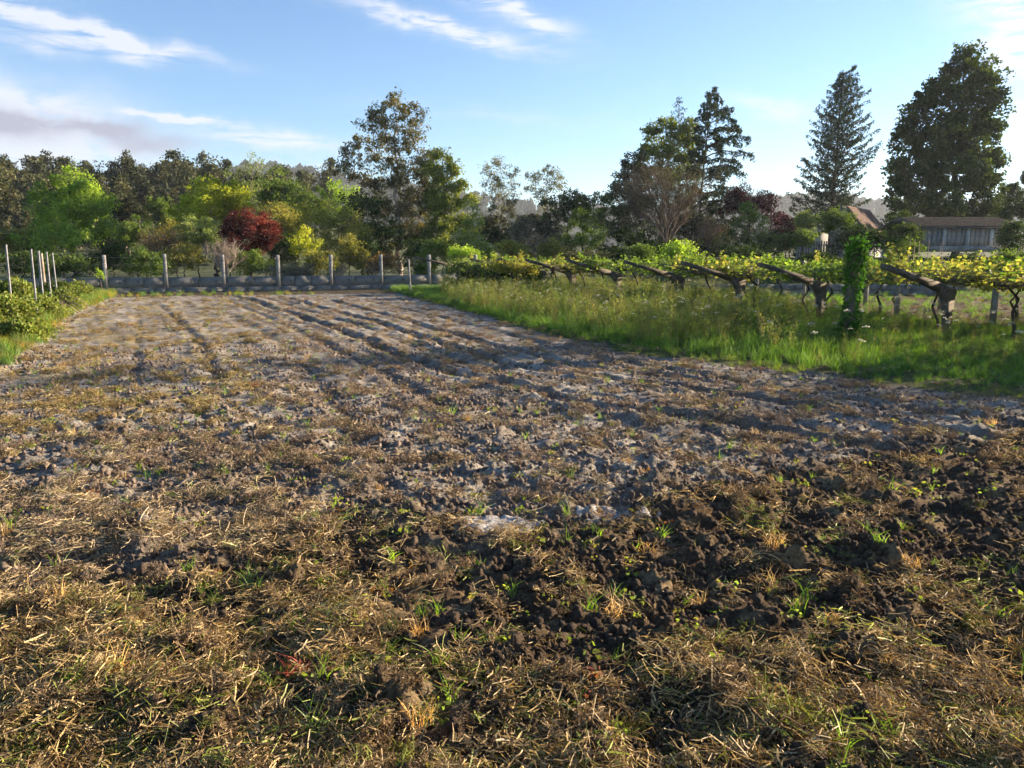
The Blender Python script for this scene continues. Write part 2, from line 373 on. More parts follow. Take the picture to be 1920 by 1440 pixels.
# wide ground sheet that reaches the horizon
xs = np.concatenate([-np.geomspace(1450, 60, 22), np.linspace(-55, 55, 56), np.geomspace(60, 1450, 22)])
ys = np.concatenate([[-480, -200, -80, -30, -10, 0, 1, 5, 10, 15, 20, 25, 30, 35, 40], np.linspace(43, 180, 60), np.geomspace(190, 1800, 20)])
GX, GY = np.meshgrid(xs, ys); g = terr(GX, GY) + .15 * fbm(GX * .2, GY * .2, 50, 2)
inside = (GY > .4) * (GY < 46) * (np.abs(GX) < .86 * GY + 2.2)
g = g - .12 - .25 * inside
B = Buf(); n = len(xs); i = np.arange(len(ys) - 1)[:, None] * n; j = np.arange(n - 1)[None]
B.add(np.stack([GX, GY, g], -1).reshape(-1, 3), np.stack([i + j, i + j + 1, i + j + 1 + n, i + j + n], -1).reshape(-1, 4))
grassg = solid('meadow_ground', (.035, .045, .015), (.10, .12, .035), .5, 1, .05, 3, (.05, .045, .02))
tag(B.obj('ground', grassg, smooth=True), kind='structure')

# ------------------------------------------------------------------ far wooded hills and the haze
def hill(name, prof, D0, D1, m):
    prof = np.array(prof, float); pxs = np.linspace(prof[0, 0], prof[-1, 0], 220)
    rows = 18; V = []
    for r in range(rows):
        s = r / (rows - 1); D = D0 + (D1 - D0) * s
        for p in pxs:
            top = at(p, np.interp(p, prof[:, 0], prof[:, 1]), D1)
            V.append((top[0] * (.75 + .25 * s), D, top[2] * (math.sin(s * math.pi / 2) ** .9) - 1))
    for s2, zz in ((1.15, .8), (1.4, 0)):
        for p in pxs:
            top = at(p, np.interp(p, prof[:, 0], prof[:, 1]), D1); V.append((top[0] * s2, D1 * s2, top[2] * zz - 3))
    V = np.array(V); V[:, 2] += 3 * perlin(V[:, 0] * .03, V[:, 1] * .03, 3)
    n = 220; i = np.arange(rows + 1)[:, None] * n; j = np.arange(n - 1)[None]
    B = Buf(); B.add(V, np.stack([i + j, i + j + 1, i + j + 1 + n, i + j + n], -1).reshape(-1, 4))
    tag(B.obj(name, m, smooth=True), kind='structure'); return V[:n * rows]
hillm = solid('far_wood', (.03, .045, .02), (.07, .085, .035), .03, 1, 2.0, .2)
HV = [hill('hill', [(-700, 350), (0, 350), (400, 340), (520, 332), (600, 338), (640, 344), (720, 360), (860, 378), (900, 388), (1000, 402), (1150, 412), (1300, 405), (1400, 392), (1480, 386), (1560, 388), (1700, 402), (1900, 396), (2600, 380)], 700, 1150, hillm)]

def scatter(name, pts, rots, scl, idx, tints, protos, kind='stuff', label=None, cat=None):
    me = bpy.data.meshes.new(name); n = len(pts)
    me.vertices.add(n); me.vertices.foreach_set('co', np.asarray(pts, np.float32).ravel())
    def at_(nm, ty, key, arr):
        a = me.attributes.new(nm, ty, 'POINT'); a.data.foreach_set(key, arr)
    at_('rot', 'FLOAT_VECTOR', 'vector', np.asarray(rots, np.float32).ravel())
    at_('scl', 'FLOAT_VECTOR', 'vector', np.asarray(scl if np.ndim(scl) == 2 else np.repeat(np.asarray(scl)[:, None], 3, 1), np.float32).ravel())
    at_('idx', 'INT', 'value', np.asarray(idx, np.int32))
    t4 = np.ones((n, 4), np.float32); t4[:, :3] = tints; at_('tint', 'FLOAT_COLOR', 'color', t4.ravel())
    col = bpy.data.collections.new(name + '_pieces')
    for k, (m_, mt) in enumerate(protos):
        col.objects.link(bpy.data.objects.new('%s_piece_%02d' % (name, k), m_.mesh(name + '_piece', mt, False)))
    o = bpy.data.objects.new(name, me); C.objects.link(o)
    ng = bpy.data.node_groups.new(name, 'GeometryNodeTree')
    ng.interface.new_socket('Geometry', in_out='INPUT', socket_type='NodeSocketGeometry')
    ng.interface.new_socket('Geometry', in_out='OUTPUT', socket_type='NodeSocketGeometry')
    N = ng.nodes; L = ng.links
    gi = N.new('NodeGroupInput'); go = N.new('NodeGroupOutput'); ip = N.new('GeometryNodeInstanceOnPoints')
    ci = N.new('GeometryNodeCollectionInfo'); ci.inputs['Collection'].default_value = col
    ci.inputs['Separate Children'].default_value = True; ci.inputs['Reset Children'].default_value = True
    def na(nm, dt):
        a = N.new('GeometryNodeInputNamedAttribute'); a.data_type = dt; a.inputs[0].default_value = nm; return a.outputs[0]
    er = N.new('FunctionNodeEulerToRotation')
    L.new(gi.outputs[0], ip.inputs['Points']); L.new(ci.outputs[0], ip.inputs['Instance']); ip.inputs['Pick Instance'].default_value = True
    L.new(na('idx', 'INT'), ip.inputs['Instance Index']); L.new(na('rot', 'FLOAT_VECTOR'), er.inputs[0]); L.new(er.outputs[0], ip.inputs['Rotation'])
    L.new(na('scl', 'FLOAT_VECTOR'), ip.inputs['Scale']); L.new(ip.outputs[0], go.inputs[0])
    md = o.modifiers.new('scatter', 'NODES'); md.node_group = ng
    return tag(o, label, cat, None, kind)

def leafcloud(B, cen, size, r, hang=0.0, aspect=.45, flat=0.0):
    """one small four-cornered leaf per centre"""
    n = len(cen); a = r.normal(size=(n, 3)); a[:, 2] = a[:, 2] * (1 - flat) - hang * 2; a /= np.linalg.norm(a, axis=1)[:, None] + 1e-9
    b = np.cross(a, r.normal(size=(n, 3))); b /= np.linalg.norm(b, axis=1)[:, None] + 1e-9
    s = (np.broadcast_to(size, (n,)) * r.uniform(.6, 1.4, n))[:, None] / 2
    V = np.stack([cen - a * s, cen + b * s * aspect * 1.0 + a * s * .1, cen + a * s, cen - b * s * aspect + a * s * .1], 1)
    B.add(V.reshape(-1, 3), np.arange(n * 4).reshape(n, 4))

# wood on the far hills: rounded canopies, too many to count
pr = []
fl = leafmat('far_tree_leaves', (.035, .05, .022), (.075, .09, .035), .2, .02)
for k in range(4):
    B = Buf(); r = np.random.default_rng(k)
    c = r.normal(size=(170, 3)); c /= np.linalg.norm(c, axis=1)[:, None]; c *= r.uniform(.5, 1, (170, 1)) ** .5 * np.array([2.6, 2.6, 4.2]); c[:, 2] += 6
    leafcloud(B, c, 1.7, r, 0, .8); B.tube([(0, 0, 0), (0, 0, 9)], [.25, .1], 4, False); pr.append((B, fl))
V = HV[0]; sel = rng.integers(0, len(V), 3200); P = V[sel] + rng.normal(size=(3200, 3)) * [9, 14, 0]; P[:, 2] -= 1
scatter('distant_wood', P, np.stack([np.zeros(3200), np.zeros(3200), rng.uniform(0, 6.3, 3200)], 1), rng.uniform(1.0, 1.9, 3200), rng.integers(0, 4, 3200), np.ones((3200, 3)), pr)

# haze in one closed box
B = Buf(); B.box((0, 680, 61), (3000, 2360, 146)); hm, nt, out = newmat('haze')
vp = nt.nodes.new('ShaderNodeVolumePrincipled'); vp.inputs['Color'].default_value = (.80, .88, 1, 1); vp.inputs['Density'].default_value = .0002
vp.inputs['Anisotropy'].default_value = .3
nt.links.new(vp.outputs[0], out.inputs['Volume']); HAZE = True
if HAZE: tag(B.obj('haze', hm), kind='stuff')

# ------------------------------------------------------------------ trees
def pathto(a, b, sag, r, n=5):
    t = np.linspace(0, 1, n)[:, None]; L = np.linalg.norm(b - a)
    P = a + (b - a) * t + np.sin(t * math.pi) * (r.normal(size=3) * .07 * L + np.array([0, 0, sag * L])) * 1.0
    return P
def crown_tree(name, label, D, trunk, blobs, lm, bm=None, clumps=60, lpc=70, leaf=.18, cr=.5, hang=0.0, tr=.16, seed=0, aspect=.5, cat='tree', group=None, flatc=.7, shell=.55, twig=True):
    r = np.random.default_rng(seed + 100); bm = bm or bark
    tp = [at(px_, py_, D) for px_, py_ in trunk]
    base = tp[0].copy(); base[2] = terr(base[0], base[1]) - .1
    if tp[0][2] > base[2] + .3: tp = [base] + tp
    else: tp[0] = base
    tp = np.array(tp); s = np.linspace(0, 1, len(tp)); ss = np.linspace(0, 1, 16)
    TP = np.stack([np.interp(ss, s, tp[:, k]) for k in range(3)], 1)
    H = TP[-1, 2] - base[2]
    TP[1:-1] += r.normal(size=(14, 3)) * [.012, .012, 0] * H
    root = thing(name, base, label, cat, group)
    BT = Buf(); BT.tube(TP, tr * (1 - ss * .85), 7)
    nodes = [list(p) for p in TP[3:]]; nr = [tr * (1 - s_ * .85) * .6 for s_ in ss[3:]]
    area = np.array([b_[2] * b_[3] for b_ in blobs], float); area /= area.sum()
    cl = []
    for b_, ar in zip(blobs, area):
        c = at(b_[0], b_[1], D); c[1] += (b_[4] if len(b_) > 4 else r.normal() * b_[2] * D / FPX * .35)
        rx, ry = b_[2] * D / FPX, b_[3] * D / FPX; k = max(2, int(round(clumps * ar)))
        d = r.normal(size=(k, 3)); d /= np.linalg.norm(d, axis=1)[:, None]
        q_ = r.uniform(shell ** 3, 1, (k, 1)) ** (1 / 3); q_ = np.where(r.random((k, 1)) < .14, r.uniform(1.05, 1.32, (k, 1)), q_)
        cl.append(c + d * q_ * np.array([rx, max(rx, ry) * .8, ry]) * .9)
    cl = np.concatenate(cl); cl[:, 2] = np.maximum(cl[:, 2], base[2] + .3)
    order = np.argsort(np.min(np.linalg.norm(cl[:, None] - TP[None], axis=2), axis=1))
    if twig:
        for q in order:
            p = cl[q]; N_ = np.array(nodes); dv = p - N_; dist = np.linalg.norm(dv, axis=1)
            cost = dist + np.maximum(0, N_[:, 2] + .25 * dist - p[2]) * 1.6
            w = int(np.argmin(cost)); a_ = N_[w]; ra = min(nr[w] * .8, .015 + .03 * dist[w] * .5 + .02)
            P = pathto(a_, p, -.04, r); rr = np.linspace(ra, .012, 5); BT.tube(P, rr, 3, False)
            for m_ in (2, 3, 4): nodes.append(list(P[m_])); nr.append(max(rr[m_], .014))
    BL = Buf(); k = len(cl); m = np.maximum(4, (lpc * r.uniform(.5, 1.5, k)).astype(int)); idx = np.repeat(np.arange(k), m)
    off = r.normal(size=(len(idx), 3)) * np.array([1, 1, flatc]); off /= (np.linalg.norm(off, axis=1)[:, None] + 1e-9) ** .35
    crr = cr * r.uniform(.45, 1.25, k)
    leafcloud(BL, cl[idx] + off * crr[idx][:, None] * .75 - np.array([0, 0, 1]) * hang * cr * np.abs(r.normal(size=(len(idx), 1))), leaf, r, hang, aspect)
    t_ = BT.obj('trunk', bm, root, True, loc=base); c_ = BL.obj('crown', lm, root, loc=base); c_['kind'] = 'stuff'
    return root
def bare_tree(name, label, D, base, top, spread, seed, bm, n0=5, depth=5, lm=None, leaf=.1, nl=0, tr=.12, fork=.15, cat='tree', up=.25, kids=3):
    """a tree mostly of twigs; base/top are photo points, spread the half width"""
    r = np.random.default_rng(seed + 500); b0 = at(base[0], base[1], D); b0[2] = terr(b0[0], b0[1]) - .1
    tp = at(top[0], top[1], D); H = tp[2] - b0[2]; W_ = spread * D / FPX
    root = thing(name, b0, label, cat); BT = Buf(); tips = []
    lean = (tp - b0) / H
    def grow(p, d, L, rad, lv):
        n = 4; pts = [p]; q = p.copy(); dd = d.copy()
        for i_ in range(n - 1):
            dd = dd + r.normal(size=3) * .16 + np.array([0, 0, up * .3]); dd /= np.linalg.norm(dd); q = q + dd * L / (n - 1); pts.append(q.copy())
        BT.tube(np.array(pts), np.linspace(rad, rad * .55, n), 5 if lv > depth - 2 else 3, False)
        if lv == 0 or rad < .004: tips.append(q); return
        nk = kids + (r.random() < .5)
        for k_ in range(nk):
            f = r.uniform(.35, 1.0); s_ = pts[min(n - 1, int(f * (n - 1) + .5))]
            a_ = r.normal(size=3); a_ -= dd * (a_ @ dd); a_ /= np.linalg.norm(a_) + 1e-9
            nd = dd + a_ * r.uniform(.35, .8); nd[0] *= 1.0; nd /= np.linalg.norm(nd)
            grow(s_, nd, L * r.uniform(.6, .82), rad * r.uniform(.45, .62), lv - 1)
    th = H * fork; BT.tube(np.array([b0, b0 + lean * th * .5, b0 + lean * th]), [tr, tr * .85, tr * .7], 7)
    seg = H * (1 - fork) / sum(.70 ** i_ for i_ in range(depth + 1)) * 1.0
    for k_ in range(n0):
        an = k_ * 2 * math.pi / n0 + r.uniform(0, .6); sp = W_ / (H * (1 - fork)) * r.uniform(.35, 1.1) * (1 if k_ else .15)
        d = lean + np.array([math.cos(an), math.sin(an) * .7, 0]) * sp; d /= np.linalg.norm(d)
        grow(b0 + lean * th * r.uniform(.7, 1), d, seg, tr * .5, depth)
    BT.obj('trunk', bm, root, True, loc=b0)
    if nl and lm is not None:
        T_ = np.array(tips); sel = r.integers(0, len(T_), nl); BL = Buf()
        leafcloud(BL, T_[sel] + r.normal(size=(nl, 3)) * .18, leaf, r); c_ = BL.obj('crown', lm, root, loc=b0); c_['kind'] = 'stuff'
    return root
def conifer(name, label, D, base, top, prof, seed, lm, n=60, rise=.3, droop=.35, needle=.3, dens=26, hang=.3, tr=.22, side=None, up_tip=0.0, spray=.35):
    r = np.random.default_rng(seed + 900); b0 = at(*base, D); zb = terr(b0[0], b0[1]) - .1; tp = at(*top, D)
    b = b0.copy(); b[2] = zb; root = thing(name, b, label, 'tree'); H = tp[2] - zb; BT = Buf(); BL = Buf()
    ax = np.array([b, b + (b0 - b) * .5 + [0, 0, .01], b0 + [0, 0, .02], b0 + (tp - b0) * .5 + r.normal(size=3) * [.15, .1, 0], tp]) if b0[2] > zb + .5 else np.array([b, b + (tp - b) * .5 + r.normal(size=3) * [.15, .1, 0], tp])
    BT.tube(ax, tr * np.linspace(1, .12, len(ax)), 7)
    prof = np.array(prof, float)                           # (height fraction, half-width px left, half-width px right)
    cen = []
    for k in range(n):
        f = prof[0, 0] + (1 - prof[0, 0]) * ((k + r.uniform(0, 1)) / n) ** .95; an = k * 2.399 + r.uniform(-.3, .3)
        wl = np.interp(f, prof[:, 0], prof[:, 1]); wr = np.interp(f, prof[:, 0], prof[:, 2])
        cx_ = math.cos(an); L = (wr if cx_ > 0 else wl) * D / FPX * (r.uniform(.6, 1.08) if n > 100 else r.uniform(.88, 1.12) / max(.55, abs(cx_)) ** .5) + .15
        zf = zb + f * H; i_ = np.searchsorted(ax[:, 2], zf).clip(1, len(ax) - 1); t_ = (zf - ax[i_ - 1, 2]) / max(ax[i_, 2] - ax[i_ - 1, 2], 1e-6)
        p0 = ax[i_ - 1] * (1 - t_) + ax[i_] * t_; s = np.linspace(0, 1, 8)[:, None]
        d = np.array([cx_, math.sin(an) * .9, 0]); ri = rise * r.uniform(.6, 1.4)
        P = p0 + d * L * s + np.array([0, 0, 1]) * L * (ri * s - droop * s ** 2.6 + up_tip * s ** 3); P[1:-1] += r.normal(size=(6, 3)) * .03 * L
        BT.tube(P, np.linspace(max(.015, .016 * L + .01), .008, 8), 3, False)
        m = int(dens * (L + .4)); s_ = r.uniform(.12, 1.0, m) ** .8; q = np.stack([np.interp(s_, s[:, 0], P[:, a_]) for a_ in range(3)], 1)
        lat = np.array([-d[1], d[0], 0]); wd = spray * L * (1.05 - s_) + .12
        q = q + lat * (r.uniform(-1, 1, m) * wd)[:, None] - np.array([0, 0, 1]) * (np.abs(r.normal(size=m)) * hang)[:, None] + r.normal(size=(m, 3)) * .05
        cen.append(q)
    leafcloud(BL, np.concatenate(cen), needle, r, .35, .28)
    BT.obj('trunk', bark_dark, root, True, loc=b); c_ = BL.obj('crown', lm, root, loc=b); c_['kind'] = 'stuff'
    return root

LM = {}
def lmat(key, c1, c2, trans=.35, **k):
    kf = 1.4; LM[key] = leafmat(key + '_leaves', tuple(v * kf for v in c1), tuple(v * kf for v in c2), trans, **k); return LM[key]
lmat('fresh_green', (.18, .26, .04), (.29, .38, .065), .55); lmat('yellow_green', (.24, .27, .025), (.36, .36, .035), .5)
lmat('eucalyptus', (.075, .085, .04), (.16, .15, .07), .25, c3=(.10, .055, .035)); lmat('eucalyptus_green', (.10, .13, .03), (.19, .21, .05), .35)
lmat('grey_eucalyptus', (.09, .105, .07), (.17, .175, .11), .25, c3=(.12, .09, .06)); lmat('red_maple', (.075, .022, .018), (.16, .048, .036), .3, tcol=(1.2, .6, .5))
lmat('sage_green', (.12, .16, .05), (.22, .25, .09), .4); lmat('olive', (.16, .17, .04), (.26, .25, .05), .4, c3=(.16, .11, .05))
lmat('dark_green', (.025, .045, .014), (.055, .085, .022), .25); lmat('mid_green', (.065, .105, .024), (.13, .175, .042), .4)
lmat('purple', (.024, .010, .014), (.055, .020, .024), .25, tcol=(1.2, .7, .6)); lmat('dark_conifer', (.022, .038, .022), (.055, .07, .035), .15)
lmat('deep_green', (.03, .055, .016), (.065, .085, .022), .3, c3=(.03, .04, .012)); lmat('forest', (.028, .040, .020), (.088, .092, .045), .18, scale=.25, c3=(.04, .03, .02))
lmat('russet', (.16, .09, .04), (.28, .19, .08), .35); lmat('ivy', (.05, .13, .02), (.09, .22, .03), .3, scale=3); lmat('lilac_grey', (.10, .09, .07), (.17, .15, .11), .25)

# the hillside wood at the left, copied from six trees
FP = []
for k in range(6):
    r = np.random.default_rng(k + 40); px0 = 100; D = 110.
    hh = [185, 200, 175, 190, 210, 170][k]; w = [24, 30, 26, 34, 28, 22][k]; bl = []
    for q in range(7):
        f = .42 + .55 * q / 6; bl.append((px0 + r.normal() * w * .35, 470 - hh * f, w * (1.0 - .35 * abs(f - .6) * 2) * r.uniform(.6, .9), 18 * r.uniform(.7, 1.1)))
    FP.append((crown_tree('eucalyptus_tree', 'x', D, [(px0, 470), (px0 + r.normal() * 6, 470 - hh * .95)], bl, LM['forest'], bark_pale if k % 2 else bark, 40, 92, .44, .95, .2, .28, k + 60, .6, flatc=.8), hh))
spots = []
for row, (D, py_top, step) in enumerate(((92, 292, 44), (112, 280, 36), (132, 272, 34), (155, 274, 30))):
    p = -150 + row * 9
    while p < 560 + row * 25:
        spots.append((D + rng.uniform(-6, 6), p, py_top + rng.uniform(-14, 22) + (14 if p > 430 else 0) + (70 if row == 0 and p > 40 else 0) + (25 if row == 1 and p > 120 else 0))); p += step * rng.uniform(.75, 1.3)
WC = {}
for k, (D, p, pt) in enumerate(spots):
    src, hh = FP[k % 6]; b = at(p, 470, D); b[2] = terr(b[0], b[1]) - .2
    want = at(p, pt, D)[2] - b[2]; have = hh * 110 / FPX + 2; s_ = want / have
    row_ = 'first' if D < 102 else 'second' if D < 122 else 'third' if D < 143 else 'last'
    zn = ['beyond the left edge', 'at the far left edge', 'above the galvanised posts', 'behind the round green tree', 'just right of the round green tree', 'midway between the two big green crowns', 'left of the yellow-green tree', 'behind the yellow-green tree', 'behind the thin sage-green poplar', 'right of the thin poplar, where the wood falls away'][int(np.clip((p + 60) // 60, 0, 9))]
    ct = WC.get((row_, zn), 0); WC[(row_, zn)] = ct + 1; grp = 'eucalyptus trees of the hillside wood'
    lab = ('half-hidden ' if ct > 3 else '') + '%s wood tree %s, %s row' % (['dark', 'taller grey-green', 'slim olive', 'ragged'][ct % 4], zn, row_)
    if k < 6: o = src; o.location = tuple(b); o.rotation_euler.z = rng.uniform(0, 6.28); o.scale = (s_ * .95,) * 2 + (s_,)
    else: o = copy_tree(src, b, rng.uniform(0, 6.28), (s_ * rng.uniform(.8, 1.15),) * 2 + (s_,))
    o['label'] = lab; o['group'] = grp

T = crown_tree
T('ash_tree', 'round bright green tree in full leaf behind the left end of the wall', 62, [(140, 505), (135, 420), (130, 350)], [(128, 345, 38, 28), (95, 385, 30, 32), (160, 375, 38, 35), (120, 410, 50, 42), (175, 415, 28, 26), (200, 425, 17, 12), (135, 450, 68, 28), (90, 440, 32, 30), (140, 375, 40, 40), (130, 320, 16, 9)], LM['fresh_green'], bark, 190, 120, .21, .55, seed=1, tr=.25)
T('lime_tree', 'broad yellow-green tree behind and above the red maple', 64, [(405, 505), (405, 400), (405, 350)], [(405, 352, 48, 26), (368, 372, 32, 24), (440, 372, 34, 28), (405, 385, 58, 28), (380, 405, 40, 20), (445, 400, 28, 20)], LM['yellow_green'], bark, 130, 120, .19, .5, seed=2, tr=.2)
T('red_maple', 'dome-shaped dark red maple behind the concrete wall', 50, [(472, 515), (470, 470), (470, 430)], [(470, 412, 40, 19), (448, 425, 26, 22), (500, 430, 27, 22), (470, 445, 48, 22), (512, 445, 15, 15), (470, 460, 40, 14)], LM['red_maple'], bark_dark, 150, 120, .12, .34, seed=3, tr=.1)
T('poplar_tree', 'tall thin sage-green tree left of the distant hill', 78, [(470, 500), (472, 400), (470, 300)], [(470, 305, 26, 18), (450, 330, 28, 22), (490, 335, 32, 24), (470, 365, 42, 30), (500, 375, 30, 30), (460, 400, 38, 25)], LM['sage_green'], bark_pale, 70, 38, .2, .6, seed=4, tr=.14)
T('alder_tree', 'mid green tree with soft crown in front of the distant hill', 74, [(545, 500), (545, 420), (540, 350)], [(535, 345, 30, 20), (510, 360, 28, 24), (560, 370, 40, 24), (545, 395, 50, 30), (590, 395, 36, 22), (520, 410, 36, 26), (618, 410, 24, 18)], LM['mid_green'], bark, 120, 110, .21, .6, seed=5, tr=.16)
T('bright_green_tree', 'small vivid green tree half hidden left of the tallest eucalyptus', 82, [(640, 500), (640, 400), (640, 360)], [(640, 352, 28, 14), (620, 370, 30, 18), (660, 375, 26, 18), (635, 395, 36, 18)], LM['fresh_green'], bark, 45, 80, .22, .6, seed=6)
T('olive_yellow_tree', 'low olive-yellow tree with spreading twigs left of the tallest eucalyptus', 57, [(640, 510), (636, 460), (632, 410)], [(620, 400, 32, 20), (590, 415, 30, 20), (655, 418, 32, 22), (625, 435, 44, 22), (670, 440, 26, 22), (640, 460, 44, 18), (600, 455, 30, 16)], LM['olive'], bark_twig, 120, 80, .15, .5, seed=7, tr=.12)
T('young_willow', 'small bright yellow-green willow right of the red maple', 50, [(575, 515), (575, 470), (572, 435)], [(572, 435, 14, 15), (585, 450, 20, 14), (562, 458, 20, 14), (575, 470, 28, 12)], LM['yellow_green'], bark, 34, 60, .12, .32, hang=.4, seed=8, tr=.06)
T('olive_shrub_tree', 'loose olive-green tree behind the wall between maple and willow', 60, [(530, 510), (532, 450), (540, 400)], [(530, 405, 34, 18), (560, 415, 26, 18), (520, 430, 26, 20), (548, 440, 36, 20)], LM['olive'], bark_twig, 80, 70, .16, .5, seed=27, tr=.1)
T('laurel_tree', 'very dark evergreen at the lower left of the tallest eucalyptus', 67, [(680, 500), (680, 420), (670, 380)], [(662, 375, 34, 18), (690, 390, 36, 20), (700, 420, 48, 26), (665, 405, 26, 18), (720, 450, 50, 30)], LM['dark_green'], bark_dark, 90, 80, .2, .5, seed=9)
T('eucalyptus_tree', 'tallest eucalyptus with pale trunk and open grey-brown crown at centre left', 70, [(750, 505), (748, 420), (744, 340), (740, 260), (738, 200)], [(742, 188, 28, 14), (712, 205, 20, 14), (770, 205, 22, 16), (700, 228, 24, 16), (783, 232, 13, 13), (745, 232, 34, 16), (682, 262, 24, 14), (722, 262, 30, 16), (776, 252, 22, 12), (755, 275, 36, 16), (655, 285, 15, 12), (660, 308, 26, 14), (637, 320, 14, 13), (702, 290, 24, 12), (790, 292, 24, 18), (742, 310, 40, 20), (680, 330, 30, 12), (800, 330, 26, 22), (712, 340, 34, 16), (765, 345, 42, 24), (735, 380, 46, 26), (795, 375, 28, 28), (700, 385, 30, 18), (770, 415, 48, 26), (735, 440, 50, 22), (790, 455, 40, 24)], LM['eucalyptus'], bark_pale, 400, 66, .25, .46, .35, .26, 10, .4, shell=.3)
T('eucalyptus_tree', 'greener eucalyptus right beside the tallest one, with puffy yellow-green crown', 69, [(840, 505), (836, 420), (836, 350), (830, 300)], [(822, 292, 20, 11), (808, 318, 20, 18), (838, 316, 18, 12), (858, 320, 13, 9), (826, 345, 26, 16), (860, 348, 16, 14), (815, 378, 22, 18), (848, 378, 20, 16), (880, 372, 12, 12), (830, 410, 28, 20), (862, 412, 20, 18), (820, 440, 28, 18)], LM['eucalyptus_green'], bark, 170, 85, .24, .48, .2, .16, 11, .45)
T('willow_tree', 'narrow light green willow right of the puffy eucalyptus', 60, [(887, 500), (886, 440), (886, 385)], [(886, 385, 11, 16), (890, 410, 17, 18), (876, 430, 18, 16), (895, 440, 20, 18), (880, 458, 34, 14), (860, 450, 18, 16)], LM['sage_green'], bark, 60, 70, .15, .38, .5, .08, 12)
T('eucalyptus_tree', 'slim eucalyptus with airy rounded head in the gap at photo centre', 76, [(944, 500), (942, 400), (938, 310)], [(936, 302, 20, 9), (912, 318, 15, 9), (958, 318, 18, 10), (920, 338, 18, 12), (950, 342, 26, 12), (932, 362, 28, 13), (960, 372, 18, 12), (940, 390, 26, 12), (925, 412, 20, 12), (965, 415, 20, 14)], LM['grey_eucalyptus'], bark_pale, 110, 42, .22, .42, .35, .13, 13, .35, shell=.35)
T('eucalyptus_tree', 'sparse grey eucalyptus right of the slim one, in front of pale sky', 78, [(1022, 500), (1022, 400), (1026, 320)], [(1028, 316, 22, 9), (1002, 326, 17, 8), (1048, 330, 14, 8), (1020, 338, 28, 9), (992, 345, 13, 9), (1042, 350, 17, 9), (1012, 362, 20, 10), (1028, 382, 22, 12)], LM['grey_eucalyptus'], bark_pale, 75, 36, .22, .42, .35, .12, 14, .35, shell=.35)
T('pine_tree', 'dark flat-domed pine behind the vines right of centre', 67, [(1065, 495), (1065, 430), (1068, 375)], [(1070, 368, 28, 12), (1045, 382, 28, 12), (1092, 382, 22, 12), (1120, 375, 18, 9), (1070, 400, 44, 20), (1118, 400, 30, 18)], LM['dark_green'], bark_dark, 95, 90, .18, .42, seed=15)
T('holly_tree', 'dense dark bottle-green round tree just behind the vine rows', 54, [(1092, 495), (1092, 450), (1092, 410)], [(1092, 412, 28, 20), (1072, 440, 26, 24), (1112, 440, 26, 24), (1092, 462, 40, 18)], LM['mid_green'], bark_dark, 75, 100, .12, .34, seed=16, shell=.7)
T('holm_oak', 'blackish evergreen mass between the holly and the twiggy birch', 64, [(1160, 495), (1160, 430), (1160, 390)], [(1150, 388, 28, 18), (1180, 395, 30, 25), (1150, 425, 40, 30), (1190, 440, 40, 30), (1135, 455, 30, 24), (1220, 460, 45, 24)], LM['dark_green'], bark_dark, 120, 90, .19, .45, seed=17)
T('bay_tree', 'ragged dark grey-green tree on the left shoulder of the central clump', 71, [(1195, 495), (1192, 400), (1195, 300)], [(1196, 292, 13, 9), (1180, 308, 18, 10), (1200, 325, 22, 16), (1170, 330, 16, 10), (1160, 350, 18, 8), (1185, 355, 26, 14), (1150, 368, 16, 7), (1200, 380, 26, 18)], LM['forest'], bark_dark, 130, 80, .22, .45, .2, .12, 18, .5)
T('black_poplar', 'tall fresh green poplar with yellow upper leaves in the central clump', 73, [(1255, 495), (1255, 400), (1255, 240)], [(1222, 245, 16, 14), (1250, 232, 20, 12), (1288, 246, 17, 18), (1232, 268, 22, 14), (1266, 264, 24, 16), (1296, 272, 12, 16), (1215, 290, 18, 16), (1250, 296, 26, 18), (1288, 300, 20, 16), (1300, 325, 16, 12), (1250, 330, 30, 18), (1220, 330, 22, 18)], LM['eucalyptus_green'], bark, 190, 80, .22, .48, .1, .18, 19, .55)
bare_tree('birch_tree', 'large twiggy brown tree not yet in leaf, in front of the central clump', 60, (1250, 495), (1242, 262), 75, 20, bark_twig, 10, 5, LM['forest'], .12, 8000, .16, .12, kids=3)
T('fruit_tree', 'leafy garden tree past the right edge, behind the vine rows', 22.5, [(2330, 590), (2320, 330), (2313, 200)], [(2313, 120, 120, 90), (2240, 230, 110, 90), (2390, 240, 110, 90), (2310, 300, 150, 90)], LM['mid_green'], bark, 80, 60, .13, .5, seed=51, tr=.16)
T('fruit_tree', 'small garden tree past the right edge, level with the nearest vines', 15.5, [(2760, 650), (2750, 420), (2740, 330)], [(2740, 280, 150, 90), (2650, 350, 130, 80), (2830, 350, 130, 80)], LM['mid_green'], bark, 60, 60, .11, .4, seed=52, tr=.12)
conifer('spruce_tree', 'thin hazy spire of a conifer rising behind the central clump', 92, (1273, 440), (1273, 180), [(.3, 55, 55), (.6, 38, 38), (.8, 22, 22), (.93, 10, 10), (1, 2, 2)], 21, LM['dark_conifer'], 70, .25, .1, .34, 10, .2)
conifer('cedar_tree', 'cedar with long separate drooping branches reaching right of the central clump', 68, (1306, 460), (1336, 165), [(.12, 70, 105), (.3, 55, 100), (.36, 45, 92), (.5, 30, 72), (.62, 26, 78), (.74, 24, 62), (.84, 20, 48), (.9, 16, 20), (1, 5, 7)], 22, LM['dark_conifer'], 66, .30, .30, .30, 84, .26, .22, spray=.10)
bare_tree('plum_tree', 'low brown leafless tree at the foot of the cedar', 57, (1330, 490), (1330, 385), 60, 23, bark_twig, 8, 5, LM['russet'], .08, 900, .1, .12, kids=3)
